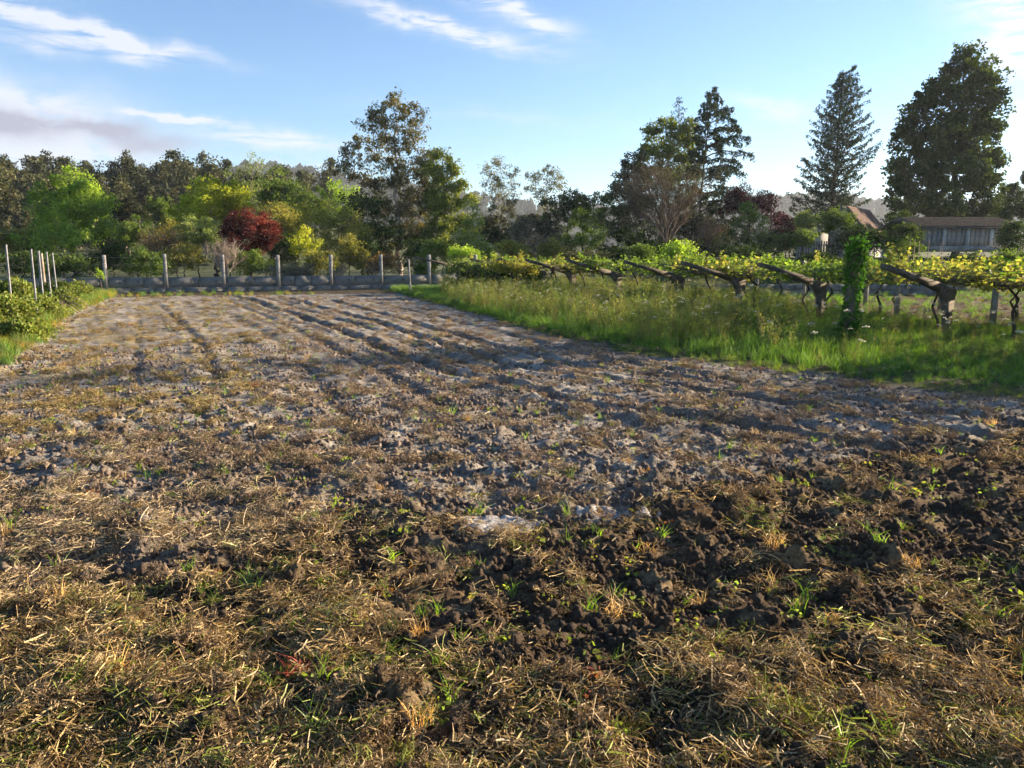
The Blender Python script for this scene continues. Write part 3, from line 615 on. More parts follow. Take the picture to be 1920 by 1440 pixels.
T('purple_plum', 'dark purple-leaved tree right of the cedar', 60, [(1405, 490), (1405, 430), (1405, 370)], [(1400, 362, 30, 14), (1372, 376, 20, 14), (1432, 372, 20, 14), (1410, 388, 44, 18), (1448, 396, 14, 22), (1455, 430, 14, 22), (1380, 400, 30, 18)], LM['purple'], bark_dark, 110, 90, .14, .38, seed=24)
T('camellia_bush', 'round dark green bush below the purple-leaved tree', 55, [(1402, 490), (1402, 440), (1402, 410)], [(1395, 400, 22, 20), (1420, 412, 20, 18), (1400, 432, 36, 26), (1385, 455, 34, 18), (1430, 455, 26, 20)], LM['mid_green'], bark_dark, 80, 90, .12, .34, seed=25, cat='bush', shell=.7)
conifer('cypress_tree', 'tall feathery dark conifer standing alone above the tiled house roof', 75, (1555, 440), (1580, 138), [(.10, 60, 60), (.2, 82, 60), (.4, 68, 58), (.5, 62, 74), (.58, 50, 72), (.7, 45, 55), (.8, 35, 48), (.9, 22, 38), (.96, 10, 26), (1, 4, 22)], 26, LM['dark_conifer'], 200, .38, .05, .30, 34, .14, .30, up_tip=.15, spray=.26)
T('magnolia_tree', 'largest broadleaf tree, dark dense crown towering over the shed', 62, [(1790, 480), (1790, 380), (1800, 250), (1815, 120)], [(1825, 98, 30, 11), (1800, 122, 40, 16), (1855, 135, 22, 18), (1770, 150, 28, 18), (1835, 155, 34, 22), (1742, 178, 26, 22), (1795, 180, 44, 26), (1862, 190, 22, 26), (1725, 212, 28, 22), (1835, 222, 44, 30), (1775, 232, 46, 30), (1868, 245, 22, 26), (1765, 258, 44, 28), (1705, 258, 30, 24), (1745, 280, 40, 26), (1812, 278, 48, 30), (1858, 295, 26, 26), (1685, 305, 28, 24), (1720, 330, 44, 30), (1790, 330, 54, 32), (1850, 345, 34, 32), (1690, 365, 34, 30), (1745, 385, 54, 30), (1815, 390, 54, 30), (1690, 420, 36, 26), (1755, 430, 54, 22), (1865, 400, 26, 28)], LM['deep_green'], bark_dark, 700, 72, .24, .50, 0, .34, 28, .7, shell=.2)

def bush(px, py, rx, ry, D, key, label, seed, leaf=.13, clumps=40, lpc=80, name='bush', cr=.32, cat='bush', aspect=.5):
    r = np.random.default_rng(seed + 3000); bl = [(px + r.uniform(-.5, .5) * rx, py + r.uniform(-.45, .25) * ry, rx * r.uniform(.4, .6), ry * r.uniform(.4, .6)) for _ in range(4)] + [(px, py, rx * .8, ry * .7), (px - rx * .5, py + ry * .5, rx * .5, ry * .5), (px + rx * .5, py + ry * .5, rx * .5, ry * .5)]
    return T(name, label, D, [(px, py + ry), (px, py)], bl, LM[key], bark_dark, clumps, lpc, leaf, cr, 0, .05, seed, aspect, cat, None, .7, .5)
BU = [
 (20, 455, 60, 34, 60, 'olive', 'brownish green bush at the left edge below the wood'), (60, 490, 70, 30, 50, 'dark_green', 'dark shadowy hedge bush behind the left metal posts'),
 (235, 385, 36, 40, 70, 'forest', 'brown-green tree right of the round green tree'), (255, 430, 45, 36, 58, 'mid_green', 'green bush between the round green tree and the brown shrub'),
 (300, 390, 34, 34, 68, 'mid_green', 'mid green bush left of the yellow-green tree'), (200, 480, 48, 34, 47, 'dark_green', 'dark bush behind the first concrete post of the wall'),
 (120, 495, 60, 26, 45, 'mid_green', 'low weedy bush behind the wall under the round green tree'), (275, 490, 42, 32, 46, 'mid_green', 'green bush behind the wall left of the second post'),
 (345, 480, 40, 30, 52, 'olive', 'olive bush behind the wall between second and third posts'), (370, 430, 44, 36, 57, 'sage_green', 'grey-green bush under the yellow-green tree'),
 (470, 490, 45, 26, 47, 'mid_green', 'low green shrub under the red maple'), (530, 470, 34, 36, 53, 'dark_green', 'dark green bush right of the red maple'),
 (545, 510, 50, 20, 44, 'lilac_grey', 'grey twiggy bramble behind the fourth post'), (600, 490, 40, 28, 47, 'olive', 'rusty olive bush behind the fifth post'),
 (655, 478, 44, 32, 50, 'olive', 'bush with yellow flecks right of the fifth post'), (690, 470, 40, 36, 56, 'dark_green', 'dark purple-green bush left of the pale eucalyptus trunk'),
 (720, 492, 26, 18, 48, 'russet', 'small rusty orange shrub near the sixth post'), (780, 470, 44, 34, 55, 'dark_green', 'dark bush right of the pale eucalyptus trunk'),
 (830, 470, 44, 30, 52, 'mid_green', 'green thicket above the far end of the pergola'), (800, 500, 22, 20, 45, 'mid_green', 'low green shrub beside the last wall post'),
 (870, 478, 34, 18, 44, 'fresh_green', 'bright green shrub over the far end of the vines'), (905, 470, 30, 22, 48, 'sage_green', 'light green undergrowth under the slim eucalyptus'),
 (935, 445, 30, 34, 58, 'forest', 'brownish undergrowth around the slim eucalyptus trunk'), (965, 468, 30, 22, 50, 'olive', 'olive undergrowth left of the grey twig trees'),
 (1035, 470, 30, 22, 50, 'olive', 'yellow-brown undergrowth left of the bottle-green tree'), (1150, 478, 40, 18, 46, 'dark_green', 'low dark bush behind the middle of the vine rows'),
 (1200, 478, 34, 20, 44, 'mid_green', 'green bush behind the vines below the twiggy birch'), (1270, 475, 34, 22, 43, 'fresh_green', 'lighter green bush poking above the vines'),
 (1390, 478, 45, 20, 46, 'dark_green', 'dark grey-green bush under the camellia'), (1330, 470, 50, 28, 60, 'dark_green', 'dark bush behind the foot of the cedar'),
 (1480, 455, 28, 26, 56, 'mid_green', 'mid green bush left of the picket fence'), (1475, 425, 20, 28, 64, 'purple', 'brown-purple shrub beside the purple-leaved tree'),
 (1570, 412, 34, 24, 50.5, 'mid_green', 'leafy green tree in front of the gabled house'), (1510, 415, 26, 20, 60, 'sage_green', 'pale green bush above the small white shed'),
 (1600, 445, 42, 32, 48.5, 'dark_green', 'blue-green bush against the house wall'), (1690, 428, 30, 36, 50, 'deep_green', 'dark bush covering the right end of the house roof'),
 (1690, 462, 40, 24, 44, 'mid_green', 'low green bush left of the shed'), (1900, 360, 26, 22, 66, 'deep_green', 'dark bush at the right edge beside the largest tree'),
 (1895, 440, 24, 40, 43, 'dark_green', 'dark spiky shrub covering the right end of the shed'), (1900, 395, 40, 34, 58, 'deep_green', 'olive bush behind the right end of the shed'),
 (1800, 490, 60, 16, 41, 'dark_green', 'low dark scrub in front of the shed'), (1900, 485, 40, 16, 40, 'mid_green', 'low green scrub at the right edge in front of the shed'),
 (1540, 488, 40, 16, 42, 'dark_green', 'low dark scrub below the picket fence'), (1930, 330, 14, 20, 60, 'deep_green', 'thin dark bush at the very right edge below the clouds'),
 (1695, 440, 26, 26, 44.5, 'deep_green', 'dark olive bush hiding the left end of the shed'), (1505, 445, 20, 16, 48, 'mid_green', 'small green bush in front of the white outhouse'), (1640, 450, 30, 22, 46.5, 'dark_green', 'dark green bush against the lit side of the house'), (925, 425, 34, 30, 72, 'forest', 'brown-green thicket just left of the slim eucalyptus trunk'), (1000, 418, 50, 26, 82, 'forest', 'far grey-green thicket behind the sparse grey eucalyptus'), (860, 440, 40, 30, 74, 'mid_green', 'green thicket behind the narrow willow'), (985, 435, 46, 34, 62, 'lilac_grey', 'grey-brown leafless thicket filling the gap under the slim eucalyptus'), (1035, 435, 36, 34, 63, 'forest', 'brown-grey thicket left of the flat-domed pine'), (1285, 430, 60, 40, 68, 'dark_green', 'dark evergreen mass behind the twiggy birch'), (1345, 445, 36, 30, 64, 'forest', 'dark brown scrub under the cedar'), (1440, 455, 30, 26, 58, 'dark_green', 'dark green bush right of the camellia'), (1250, 470, 70, 22, 50, 'dark_green', 'low dark hedge under the birch behind the vines'), (1100, 484, 60, 12, 44, 'forest', 'low brown scrub behind the middle vines'), (50, 430, 60, 40, 75, 'forest', 'brown-green thicket left of the round green tree'), (210, 440, 40, 40, 66, 'forest', 'shadowy thicket right of the round green tree'), (330, 440, 50, 34, 66, 'olive', 'olive thicket behind the pinkish twiggy tree'),
 (430, 465, 34, 34, 58, 'olive', 'olive bush behind the bare vase-shaped shrub'), (-60, 480, 60, 40, 50, 'dark_green', 'dark bush beyond the left edge')]
for k, b_ in enumerate(BU):
    if k == len(BU) - 1: continue
    f = b_[4] / 50.; bush(*b_[:6], b_[6], k, .11 * f + .02, int(34 + b_[2] * b_[3] * .02), 84)
bare_tree('apple_tree', 'pinkish brown twiggy tree with thin new leaves behind the second post', 52, (308, 525), (296, 400), 44, 31, bark_twig, 6, 5, LM['russet'], .10, 1500, .1, .22, kids=3)
bare_tree('pollard_shrub', 'pale bare vase-shaped shrub directly behind the third post', 45, (423, 522), (420, 432), 36, 32, bark_pale, 11, 3, None, 0, 0, .10, .18, cat='shrub', up=.5)
bare_tree('hazel_shrub', 'grey leafless thicket right of the slim eucalyptus', 55, (985, 490), (985, 400), 44, 33, bark_twig, 8, 5, LM['lilac_grey'], .09, 1800, .07, .08, kids=3)
bare_tree('hazel_shrub', 'grey-brown leafless thicket beside the bottle-green tree', 57, (1040, 490), (1030, 405), 30, 34, bark_twig, 7, 5, LM['lilac_grey'], .09, 1000, .07, .08, kids=3)
bare_tree('fig_tree', 'small bare tree with grey twigs behind the fifth post', 44, (634, 530), (640, 485), 22, 35, bark_pale, 5, 4, None, 0, 0, .05, .3)
bare_tree('fig_tree', 'small bare dark tree left of the sixth post', 45, (700, 525), (700, 480), 28, 36, bark_twig, 6, 4, LM['russet'], .07, 240, .05, .3)
bare_tree('fig_tree', 'slender bare tree with tan stem by the last wall posts', 47, (785, 525), (780, 470), 22, 37, bark_pale, 5, 4, LM['olive'], .07, 240, .05, .35)

# ------------------------------------------------------------------ concrete wall with posts
K0 = np.array([at(200, 549, 36.5)[0], 36.5]); KS = np.array([2.43, .915]); ang = math.atan2(KS[1], KS[0]); SL = np.linalg.norm(KS)
wall = thing('garden_wall', (K0[0], K0[1], 0), 'low grey wall of concrete slabs with tall square posts at the far end of the field', 'wall', rz=ang)
def child(o, parent, loc, sc=None, rot=None):
    c = o.copy(); C.objects.link(c); c.parent = parent; c.location = tuple(float(a) for a in loc)
    if sc: c.scale = sc
    if rot: c.rotation_euler = rot
    return c
def protobox(name, d, m, jit=.006, taper=0):
    B = Buf(); d = np.array(d, float); h = d / 2; be = min(d) * .12
    # box with chamfered vertical edges
    pts = [(-h[0], -h[1] + be), (-h[0] + be, -h[1]), (h[0] - be, -h[1]), (h[0], -h[1] + be), (h[0], h[1] - be), (h[0] - be, h[1]), (-h[0] + be, h[1]), (-h[0], h[1] - be)]
    V = [(x * (1 - taper * k), y * (1 - taper * k), (k - .5) * d[2]) for k in (0, 1) for x, y in pts]; V = np.array(V) + rng.uniform(-jit, jit, (16, 3))
    B.add(V, [[q, (q + 1) % 8, 8 + (q + 1) % 8, 8 + q] for q in range(8)]); B.f.setdefault(8, []).append(np.array([[7, 6, 5, 4, 3, 2, 1, 0]])); B.f[8].append(np.array([[8, 9, 10, 11, 12, 13, 14, 15]]))
    return bpy.data.objects.new(name, B.mesh(name, m))
posts = [protobox('post', (.17, .15, 1.84), concrete, .008, .04) for _ in range(3)]
slabs = [protobox('slab', (1.0, .07, .47), block, .007) for _ in range(4)]; blocks = [protobox('block', (1.0, .16, .24), block, .012) for _ in range(4)]
for k in range(-5, 8):
    x0 = k * SL; child(posts[k % 3], wall, (x0, 0, .90 + rng.uniform(-.03, .03)), rot=(rng.uniform(-.01, .01), rng.uniform(-.012, .012), 0))
    cuts = [0, rng.uniform(.4, .62), 1] if k % 3 else [0, .28, .62, 1]
    for a_, b_ in zip(cuts[:-1], cuts[1:]):
        w = (b_ - a_) * (SL - .17); xc = x0 + .085 + (a_ + b_) / 2 * (SL - .17)
        child(slabs[int(rng.integers(4))], wall, (xc, rng.uniform(-.012, .012), .50 + rng.uniform(-.008, .008)), (w - .035, 1, 1))
    p = 0
    while p < .97:
        w = min(rng.uniform(.26, .45), 1 - p); xc = x0 + (p + w / 2) * SL
        child(blocks[int(rng.integers(4))], wall, (xc, -.02 + rng.uniform(-.015, .015), .12), (w * SL - .02, 1, 1)); p += w
for h in (.95, 1.35, 1.68):
    B = Buf(); xx = np.linspace(-5 * SL, 7 * SL, 40); B.tube(np.stack([xx, np.full(40, -.08), h + .02 * np.sin(xx * 2.1) * (h < 1)], 1), .006, 4); B.obj('wire', wire_m, wall)
tag(wall)
# metal pole in front of the wall
B = Buf(); p = gp(770, 551); p[2] = 0; pt = at(766, 486, p[1]); B.tube([p, pt], .04, 8)
tag(B.obj('metal_pole', concrete, loc=tuple(p)), 'slim grey pole in front of the wall, left of its last post', 'pole')
# galvanised posts of the left bank
for px_, top, bot, D, lab in ((14, 460, 553, 20, 'tallest galvanised post, at the left edge in the brambles'), (61, 468, 555, 21.5, 'second galvanised post from the left edge, in the brambles'), (75, 471, 553, 22.6, 'middle galvanised post of the five on the left bank'), (90, 473, 548, 24, 'fourth galvanised post from the left edge'), (101, 475, 532, 26, 'thinnest galvanised post, farthest of the five on the left bank')):
    a_ = at(px_ + 4, bot, D); a_[0] += .0; t_ = at(px_ - 3, top, D); g_ = a_.copy(); g_[2] = -.1; g_[0] += .02; B = Buf()
    B.tube([g_, (g_ + t_) / 2, t_], .026, 8); root = thing('metal_post', g_, lab, 'post', 'galvanised posts on the left bank'); B.obj('tube', steel, root, True, loc=g_)
    B = Buf(); B.tube([t_ - [0, 0, .03], t_ + [0, 0, .012]], .031, 8); B.obj('cap', steel, root, loc=g_)
B = Buf(); a_ = at(82, 515, 30); a_[2] = 0; t_ = at(77, 475, 30); B.tube([a_, t_], [.06, .05], 6)
tag(B.obj('wooden_stake', bark_pale, loc=tuple(a_)), 'weathered wooden stake behind the galvanised posts', 'stake')

# ------------------------------------------------------------------ vine pergola
PA = gp(1772, 630)[:2]; r2 = np.array([-.436, .9]); r2 /= np.linalg.norm(r2); p2 = np.array([r2[1], -r2[0]]); p2 = np.array([.9, .436]); p2 /= np.linalg.norm(p2)
def ypost(loc, sc=1.0, kneeh=1.06, label=None, armlen=2.25, tip=1.66):
    o = thing('vine_post', (loc[0], loc[1], 0), label, 'post', 'forked concrete posts of the vine rows')
    o.rotation_euler = (0, 0, math.atan2(p2[1], p2[0])); T_ = .065
    def extr(pts, nm, m):
        n = len(pts); V = [(x, -T_, z) for x, z in pts] + [(x, T_, z) for x, z in pts]; V = np.array(V) + rng.uniform(-.006, .006, (2 * n, 3)); B = Buf()
        B.add(V, [[q, (q + 1) % n, n + (q + 1) % n, n + q] for q in range(n)]); B.f.setdefault(n, []).append(np.array([list(range(n))[::-1]])); B.f[n].append(np.array([list(range(n, 2 * n))])); B.obj(nm, m, o)
    k = kneeh
    extr([(-.07, -.3), (.09, -.3), (.10, k * .45), (.17, k), (-.10, k + .07), (-.36, k + .16), (-.41, k + .0), (-.26, k - .12), (-.14, k - .34), (-.08, k * .3)], 'upright', concrete_warm)
    extr([(-.365, k + .165), (-armlen, tip), (-armlen - .02, tip - .09), (-1.2, k + .23), (-.405, k - .025)], 'arm', concrete_warm)
    return o
names = ['forked concrete post in the foreground, right of the ivy-covered pillar', 'forked concrete post just left of the ivy-covered pillar', 'second forked post left of the ivy-covered pillar', 'third forked post left of the ivy-covered pillar', 'fourth forked post left of the ivy-covered pillar', 'fifth forked post left of the ivy-covered pillar', 'sixth forked post left of the ivy-covered pillar', 'forked post nearest the dark leafy end of the pergola']
SP = 2.93; k = 0
for q, tq in zip((-1, 0, 1, 2, 3, 4, 5, 6, 7), (-3.4, 0, 3.7, 6.86, 9.84, 13.6, 17.1, 19.8, 23.2)):
    c = PA + r2 * tq
    if q == -1: ypost(c, label='forked concrete post off the right edge, next one toward the viewer'); continue
    ypost(c, label=names[k]); k += 1
c = gp(862, 545)[:2]; c[1] = 38; c[0] = at(862, 540, 38)[0]
ypost(c, label='farthest forked post, its arm jutting bare over the wall', kneeh=1.2, tip=1.72)
# second and third rows: plain square posts
sp_ = [protobox('x', (.13, .13, 1.75), concrete, .006, .05) for _ in range(2)]; kk = 0
for row, off in enumerate((3.6, 7.0)):
    for q in range(-1, 7):
        c = PA + r2 * (SP * q + 1.2 + row) + p2 * off
        if c[1] > 31.0 or not (-200 < proj(*c)[0] < 2100): continue
        o = bpy.data.objects.new('trellis_post', sp_[q % 2].data); C.objects.link(o); o.location = (c[0], c[1], .70); o.rotation_euler = (rng.uniform(-.04, .04), rng.uniform(-.04, .04), rng.uniform(0, 1))
        near_ = ['nearest', 'second', 'third', 'fourth', 'fifth', 'sixth', 'seventh', 'eighth'][q + 1]
        tag(o, 'square grey post, %s from the viewer in the %s row of vines' % (near_, ['middle', 'back'][row]), 'post', 'square posts inside the vine rows')
def canopy_h(u): return np.interp(u, [-2.2, -.4, .4, 3, 7, 10], [1.58, 1.24, 1.20, 1.22, 1.28, 1.25])
def vpos(t, u, z): return np.stack([PA[0] + r2[0] * t + p2[0] * u, PA[1] + r2[1] * t + p2[1] * u, z], -1)
for w_, u in enumerate((-1.95, -1.35, -.75, -.2, .8, 1.9, 3.2, 4.6, 6.4)):
    t = np.linspace(-9, 24 if u < 1 else 11.5 - u * .4, 60); B = Buf()
    z = canopy_h(u) + .03 - .03 * np.abs(np.sin(t / SP * math.pi)); B.tube(vpos(t, np.full(60, u), z), .0055, 4)
    tag(B.obj('trellis_wire', wire_m), ['topmost trellis wire along the tips of the arms', 'second trellis wire below the arm tips', 'third trellis wire below the arm tips', 'trellis wire along the knees of the forked posts', 'trellis wire just behind the forked posts', 'trellis wire midway between front and middle rows', 'trellis wire over the middle row of posts', 'trellis wire beyond the middle row', 'trellis wire over the back row of posts'][w_], 'wire', 'trellis wires of the pergola')
vleaf = leafmat('vine_leaves', (.18, .26, .055), (.34, .36, .09), .55, 1.6, c3=(.42, .30, .10), gloss=.04)
vleaf_g = leafmat('vine_leaves_green', (.13, .22, .04), (.25, .32, .06), .5, 1.6, c3=(.10, .17, .03), gloss=.04)
def vleaves(B, cen, size, r):
    """lobed leaf of six corners, folded a little along its middle"""
    n = len(cen); a = r.normal(size=(n, 3)); a[:, 2] *= .5; a /= np.linalg.norm(a, axis=1)[:, None]; nn = r.normal(size=(n, 3)) * .7 + [0, 0, 1.0]
    b = np.cross(nn, a); b /= np.linalg.norm(b, axis=1)[:, None]; c_ = np.cross(a, b); s = (size * r.uniform(.5, 1.3, n))[:, None]
    def P(u, v, w): return cen + s * (a * u + b * v + c_ * w)
    V = np.stack([P(-.35, 0, 0), P(-.45, .42, .12), P(.0, .38, .12), P(.15, .55, .15), P(.6, 0, 0), P(.15, -.55, .15), P(.0, -.38, .12), P(-.45, -.42, .12)], 1)
    i0 = np.arange(n)[:, None] * 8; B.add(V.reshape(-1, 3), np.concatenate([i0 + np.array([0, 1, 2, 2 + 1]), i0 + np.array([0, 3, 4, 4])[:0].reshape(0, ) if False else i0 + np.array([0, 7, 6, 5])]))
    B.add(V.reshape(-1, 3), np.concatenate([i0 + np.array([0, 3, 4]), i0 + np.array([0, 4, 5])]))
VP = []
def make_vine(seed, mat, W1=1.9, U0=-2.1, U1=2.0, nsh=88):
    r = np.random.default_rng(seed); root = bpy.data.objects.new('grapevine', None); C.objects.link(root)
    BT = Buf(); hgt = 1.15; pts = np.array([(0, .35, 0), (.06, .30, .3), (-.05, .34, .6), (.05, .25, .9), (0, .1, hgt)]); pts[1:, :2] += r.normal(size=(4, 2)) * .05
    BT.tube(pts, [.05, .038, .034, .032, .028], 6)
    ca = Buf(); bases = []
    for k in range(11):
        t1 = r.uniform(-W1, W1); u = r.uniform(U0, U1); n = 7; s = np.linspace(0, 1, n)
        P = np.stack([s * t1, .1 + s * (u - .1), hgt + (canopy_h(.1 + s * (u - .1)) - hgt) * np.minimum(1, s * 3) + .03 * np.sin(s * 9 + k)], 1); P[1:] += r.normal(size=(n - 1, 3)) * .03
        ca.tube(P, np.linspace(.018, .007, n), 4, False); bases += [P[m] for m in range(2, n)]
    bases = np.array(bases); cen = []; hot = bases[r.integers(0, len(bases), 7)]
    for k in range(nsh):
        b_ = (bases[r.integers(len(bases))] if k % 2 else hot[r.integers(len(hot))]) + r.normal(size=3) * [.22, .14, .01]; L = r.uniform(.08, .36) * (1.8 if r.random() < .16 else 1); d = r.normal(size=3) * .55 + [0, 0, 1]; d /= np.linalg.norm(d)
        s = np.linspace(0, 1, 4)[:, None]; P = b_ + d * L * s; ca.tube(P, np.linspace(.005, .002, 4), 3, False)
        m = int(4 + L * 34); q = r.uniform(0, 1, m)[:, None]; cen.append(b_ + d * L * q + r.normal(size=(m, 3)) * .065)
    m = 26; u = r.uniform(U0, U1, m); cen.append(np.stack([r.uniform(-W1, W1, m), u, canopy_h(u) + .05 + np.abs(r.normal(size=m)) * .07], 1))
    BL = Buf(); vleaves(BL, np.concatenate(cen), .10, r)
    BT.obj('trunk', bark_dark, root); ca.obj('canes', bark_twig, root)['kind'] = 'stuff'; BL.obj('leaves', mat, root)['kind'] = 'stuff'
    return root
VR = -math.atan2(-r2[1], r2[0]) ; va = math.atan2(r2[1], r2[0])
protos_v = [make_vine(300 + k, vleaf if k % 2 else vleaf_g) for k in range(4)]; used = [False] * 4; cnt = 0
ordn = ['first', 'second', 'third', 'fourth', 'fifth', 'sixth', 'seventh', 'eighth', 'ninth', 'tenth', 'eleventh', 'twelfth', 'thirteenth', 'fourteenth', 'fifteenth', 'sixteenth', 'seventeenth', 'eighteenth', 'nineteenth', 'twentieth']
for row, off in enumerate((.0, 3.4, 6.6)):
    m_ = 0
    for q in np.arange(-2, 8.0 if row == 0 else 4.2, .7):
        t_ = (q + .12) * SP + rng.uniform(-.2, .2); c = vpos(t_, off + .1, 0.0)
        if row > 0 and c[1] > 30.5: continue
        pj = proj(c[0], c[1])[0]
        if c[1] < 4: continue
        k = int(rng.integers(4)); lab = 'yellow-green grapevine, %s from the right in the %s row' % (ordn[m_], ['front', 'middle', 'back'][row]) 
        m_ += 1; flip = -1 if rng.random() < .5 else 1
        # local +x runs along the row; local +y towards the back of the vineyard
        if not used[k]: o = protos_v[k]; used[k] = True; o.location = (c[0], c[1], 0)
        else: o = copy_tree(protos_v[k], (c[0], c[1], 0))
        o.rotation_euler = (0, 0, va); o.scale = (flip, -1, rng.uniform(.95, 1.08)); tag(o, lab, 'vine', 'grapevines of the pergola')
# dark leafy end of the pergola by the wall
bush(905, 522, 52, 20, 36.5, 'dark_green', 'dark creeper hanging like a curtain at the far end of the pergola', 81, .11, 70, 110, 'creeper', .3)
bush(985, 512, 40, 12, 34.5, 'dark_green', 'dark tangle under the far vines, right of the creeper curtain', 82, .11, 34, 80, 'creeper', .26)
bush(880, 500, 46, 10, 36.5, 'sage_green', 'pale green leafy cap over the far end of the pergola', 83, .10, 50, 90, 'creeper', .22)
bush(960, 500, 50, 9, 34, 'olive', 'olive leafy top of the pergola left of the yellow vines', 84, .10, 50, 80, 'creeper', .22)

# ------------------------------------------------------------------ ivy covered pillar
ip = gp(1588, 652); it = at(1592, 470, ip[1]); ivy = thing('ivy_pillar', ip, 'tall stone pillar wrapped in green ivy, leafy tuft on top, at the vineyard edge', 'pillar')
B = Buf(); hh = it[2] + .02; P = np.array([(0, 0, -.2), (.01, 0, hh * .5), (.05, 0, hh)]); B.tube(P, [.13, .12, .11], 8); B.obj('pillar_core', concrete_warm, ivy)
r = np.random.default_rng(77); n = 2300; zz = r.uniform(0, 1, n) ** .9 * (hh + .05); an = r.uniform(0, 6.283, n)
rad = .13 + .035 * perlin(an * 1.2, zz * 3.5, 5) + .03 * np.sin(zz * 5) + .03 * r.normal(size=n) + .05 * np.exp(-((zz - hh) / .25) ** 2) + .02 * np.sin(an * 2 + zz * 3); cen = np.stack([np.cos(an) * rad + .05 * zz / hh, np.sin(an) * rad, zz], 1)
tuft = r.normal(size=(260, 3)) * [.12, .10, .09] + [.07, 0, hh + .08]; bott = r.normal(size=(200, 3)) * [.16, .16, .12] + [0, 0, .12]; bott[:, 2] = np.abs(bott[:, 2])
sp1 = np.array([.22, 0, hh + .22]) * np.linspace(.3, 1, 18)[:, None] * [1, 1, 0] + np.stack([np.zeros(18), r.normal(size=18) * .02, hh + np.linspace(.05, .26, 18)], 1)
sp2 = np.stack([-.02 + r.normal(size=14) * .03, r.normal(size=14) * .02, hh + np.linspace(.05, .24, 14)], 1)
BL = Buf(); N_ = np.concatenate([cen, tuft, bott, sp1, sp2]); vleaves(BL, N_, .062, r); BL.obj('ivy', LM['ivy'], ivy)['kind'] = 'stuff'
B = Buf()
for k in range(26):
    a0 = r.uniform(0, 6.28); s = np.linspace(0, 1, 8); z0 = hh - r.uniform(-.05, .1); L = r.uniform(.2, .55)
    B.tube(np.stack([np.cos(a0) * (.1 + s * r.uniform(.08, .22)) + .06, np.sin(a0) * (.1 + s * .15), z0 + .08 * np.sin(s * 3) - s ** 2 * L], 1), .004, 3, False)
B.obj('dry_stems', bark_twig, ivy)['kind'] = 'stuff'

# ------------------------------------------------------------------ low wall and buildings behind the vineyard
lw = at(1180, 550, 34.5); lw[2] = 0; lowall = thing('back_wall', lw, 'low grey block wall running behind the vine rows', 'wall')
bw = [protobox('block', (1, .15, .26), block, .008) for _ in range(3)]; xr = at(1765, 550, 34.5)[0] - lw[0]
for c_ in range(2):
    p = 0
    while p < xr:
        w = rng.uniform(.85, 1.3); child(bw[int(rng.integers(3))], lowall, (p + w / 2, rng.uniform(-.01, .01), .13 + c_ * .265), (w - .02, 1, 1)); p += w
roofm = solid('roof_tile', (.11, .065, .05), (.20, .125, .095), 2.5, .95, .01, 20, (.10, .06, .045)); roofd = solid('mossy_roof_tile', (.045, .038, .03), (.095, .07, .052), 2.5, .95, .01, 20, (.04, .045, .03))
plaster = solid('grey_plaster', (.20, .21, .22), (.30, .30, .31), 1.2, .95, .003, 10, (.22, .22, .21)); white = solid('white_paint', (.36, .37, .38), (.5, .5, .5), 2, .9, .003, 10)
sheet = solid('grey_corrugated_sheet', (.24, .22, .21), (.38, .35, .34), 2.5, .9, .004, 12, (.18, .15, .13)); wood_g = solid('grey_wood', (.08, .075, .07), (.17, .155, .14), 3, .95)
def tiles(root, p0, ex, ey, nx, ny, m, name='tile'):
    """courses of half-round tiles on a slope; p0 lower left corner, ex along the eaves, ey up the slope"""
    ex = np.array(ex, float); ey = np.array(ey, float); nrm = np.cross(ex, ey); nrm /= np.linalg.norm(nrm); B = Buf(); B2 = Buf()
    for i_ in range(nx):
        for j_ in range(ny):
            c = p0 + ex * (i_ + .5) / nx + ey * j_ / ny; d = ey / ny * 1.12; w = ex / nx * .5
            jt = rng.uniform(-.008, .008)
            V = [c - w, c - w * .5 + nrm * .05, c + w * .5 + nrm * .05, c + w]; V = np.array(V + [v + d for v in V]) + nrm * (.035 + jt); V[4:] -= nrm * .03
            B.add(V, [[0, 1, 5, 4], [1, 2, 6, 5], [2, 3, 7, 6]])
    o = B.obj(name, m, root); o['kind'] = 'stuff'
    V = np.array([p0, p0 + ex, p0 + ex + ey, p0 + ey]); B2.add(np.concatenate([V, V - nrm * .08]), [[0, 1, 2, 3], [7, 6, 5, 4], [0, 4, 5, 1], [1, 5, 6, 2], [2, 6, 7, 3], [3, 7, 4, 0]]); B2.obj('roof_deck', wood_g, root)
# shed
D = 47.; a0 = at(1723, 458, D); a1 = at(1900, 458, D); zt = at(1800, 426, D)[2]; zb = a0[2] - .1; L = a1[0] - a0[0]
sh = thing('shed', (a0[0], D, zb), 'long low shed with grey sheet walls, white pillars and dark tiled roof', 'shed')
H = zt - zb; nb = 4; bay = L / nb; pan = [protobox('panel', (1, .05, H - .05), sheet, .003) for _ in range(2)]
for q in range(nb):
    for w_ in range(4): child(pan[w_ % 2], sh, (q * bay + .12 + (bay - .2) * (w_ + .5) / 4, .02 * (w_ % 2), H / 2), ((bay - .2) / 4 - .015, 1, 1))
    if q: B = Buf(); B.box((q * bay + .02, -.05, H / 2), (.20, .12, H)); B.obj('pillar', white, sh)
    for w_ in range(22):
        pass
B = Buf(); B.box((.0, 0, H / 2), (.14, .10, H)); B.obj('pillar', concrete_warm, sh)
B = Buf(); B.box((L / 2, 2.5, H / 2 - .02), (L - .2, 4.6, H - .06)); B.obj('wall', block, sh)
tiles(sh, np.array([-.25, -.4, H + .0]), (L + .5, 0, 0), (0, 2.6, .62), 46, 9, roofd); tiles(sh, np.array([L + .25, 5.4, H + .0]), (-L - .5, 0, 0), (0, -3.1, .62), 20, 6, roofd)
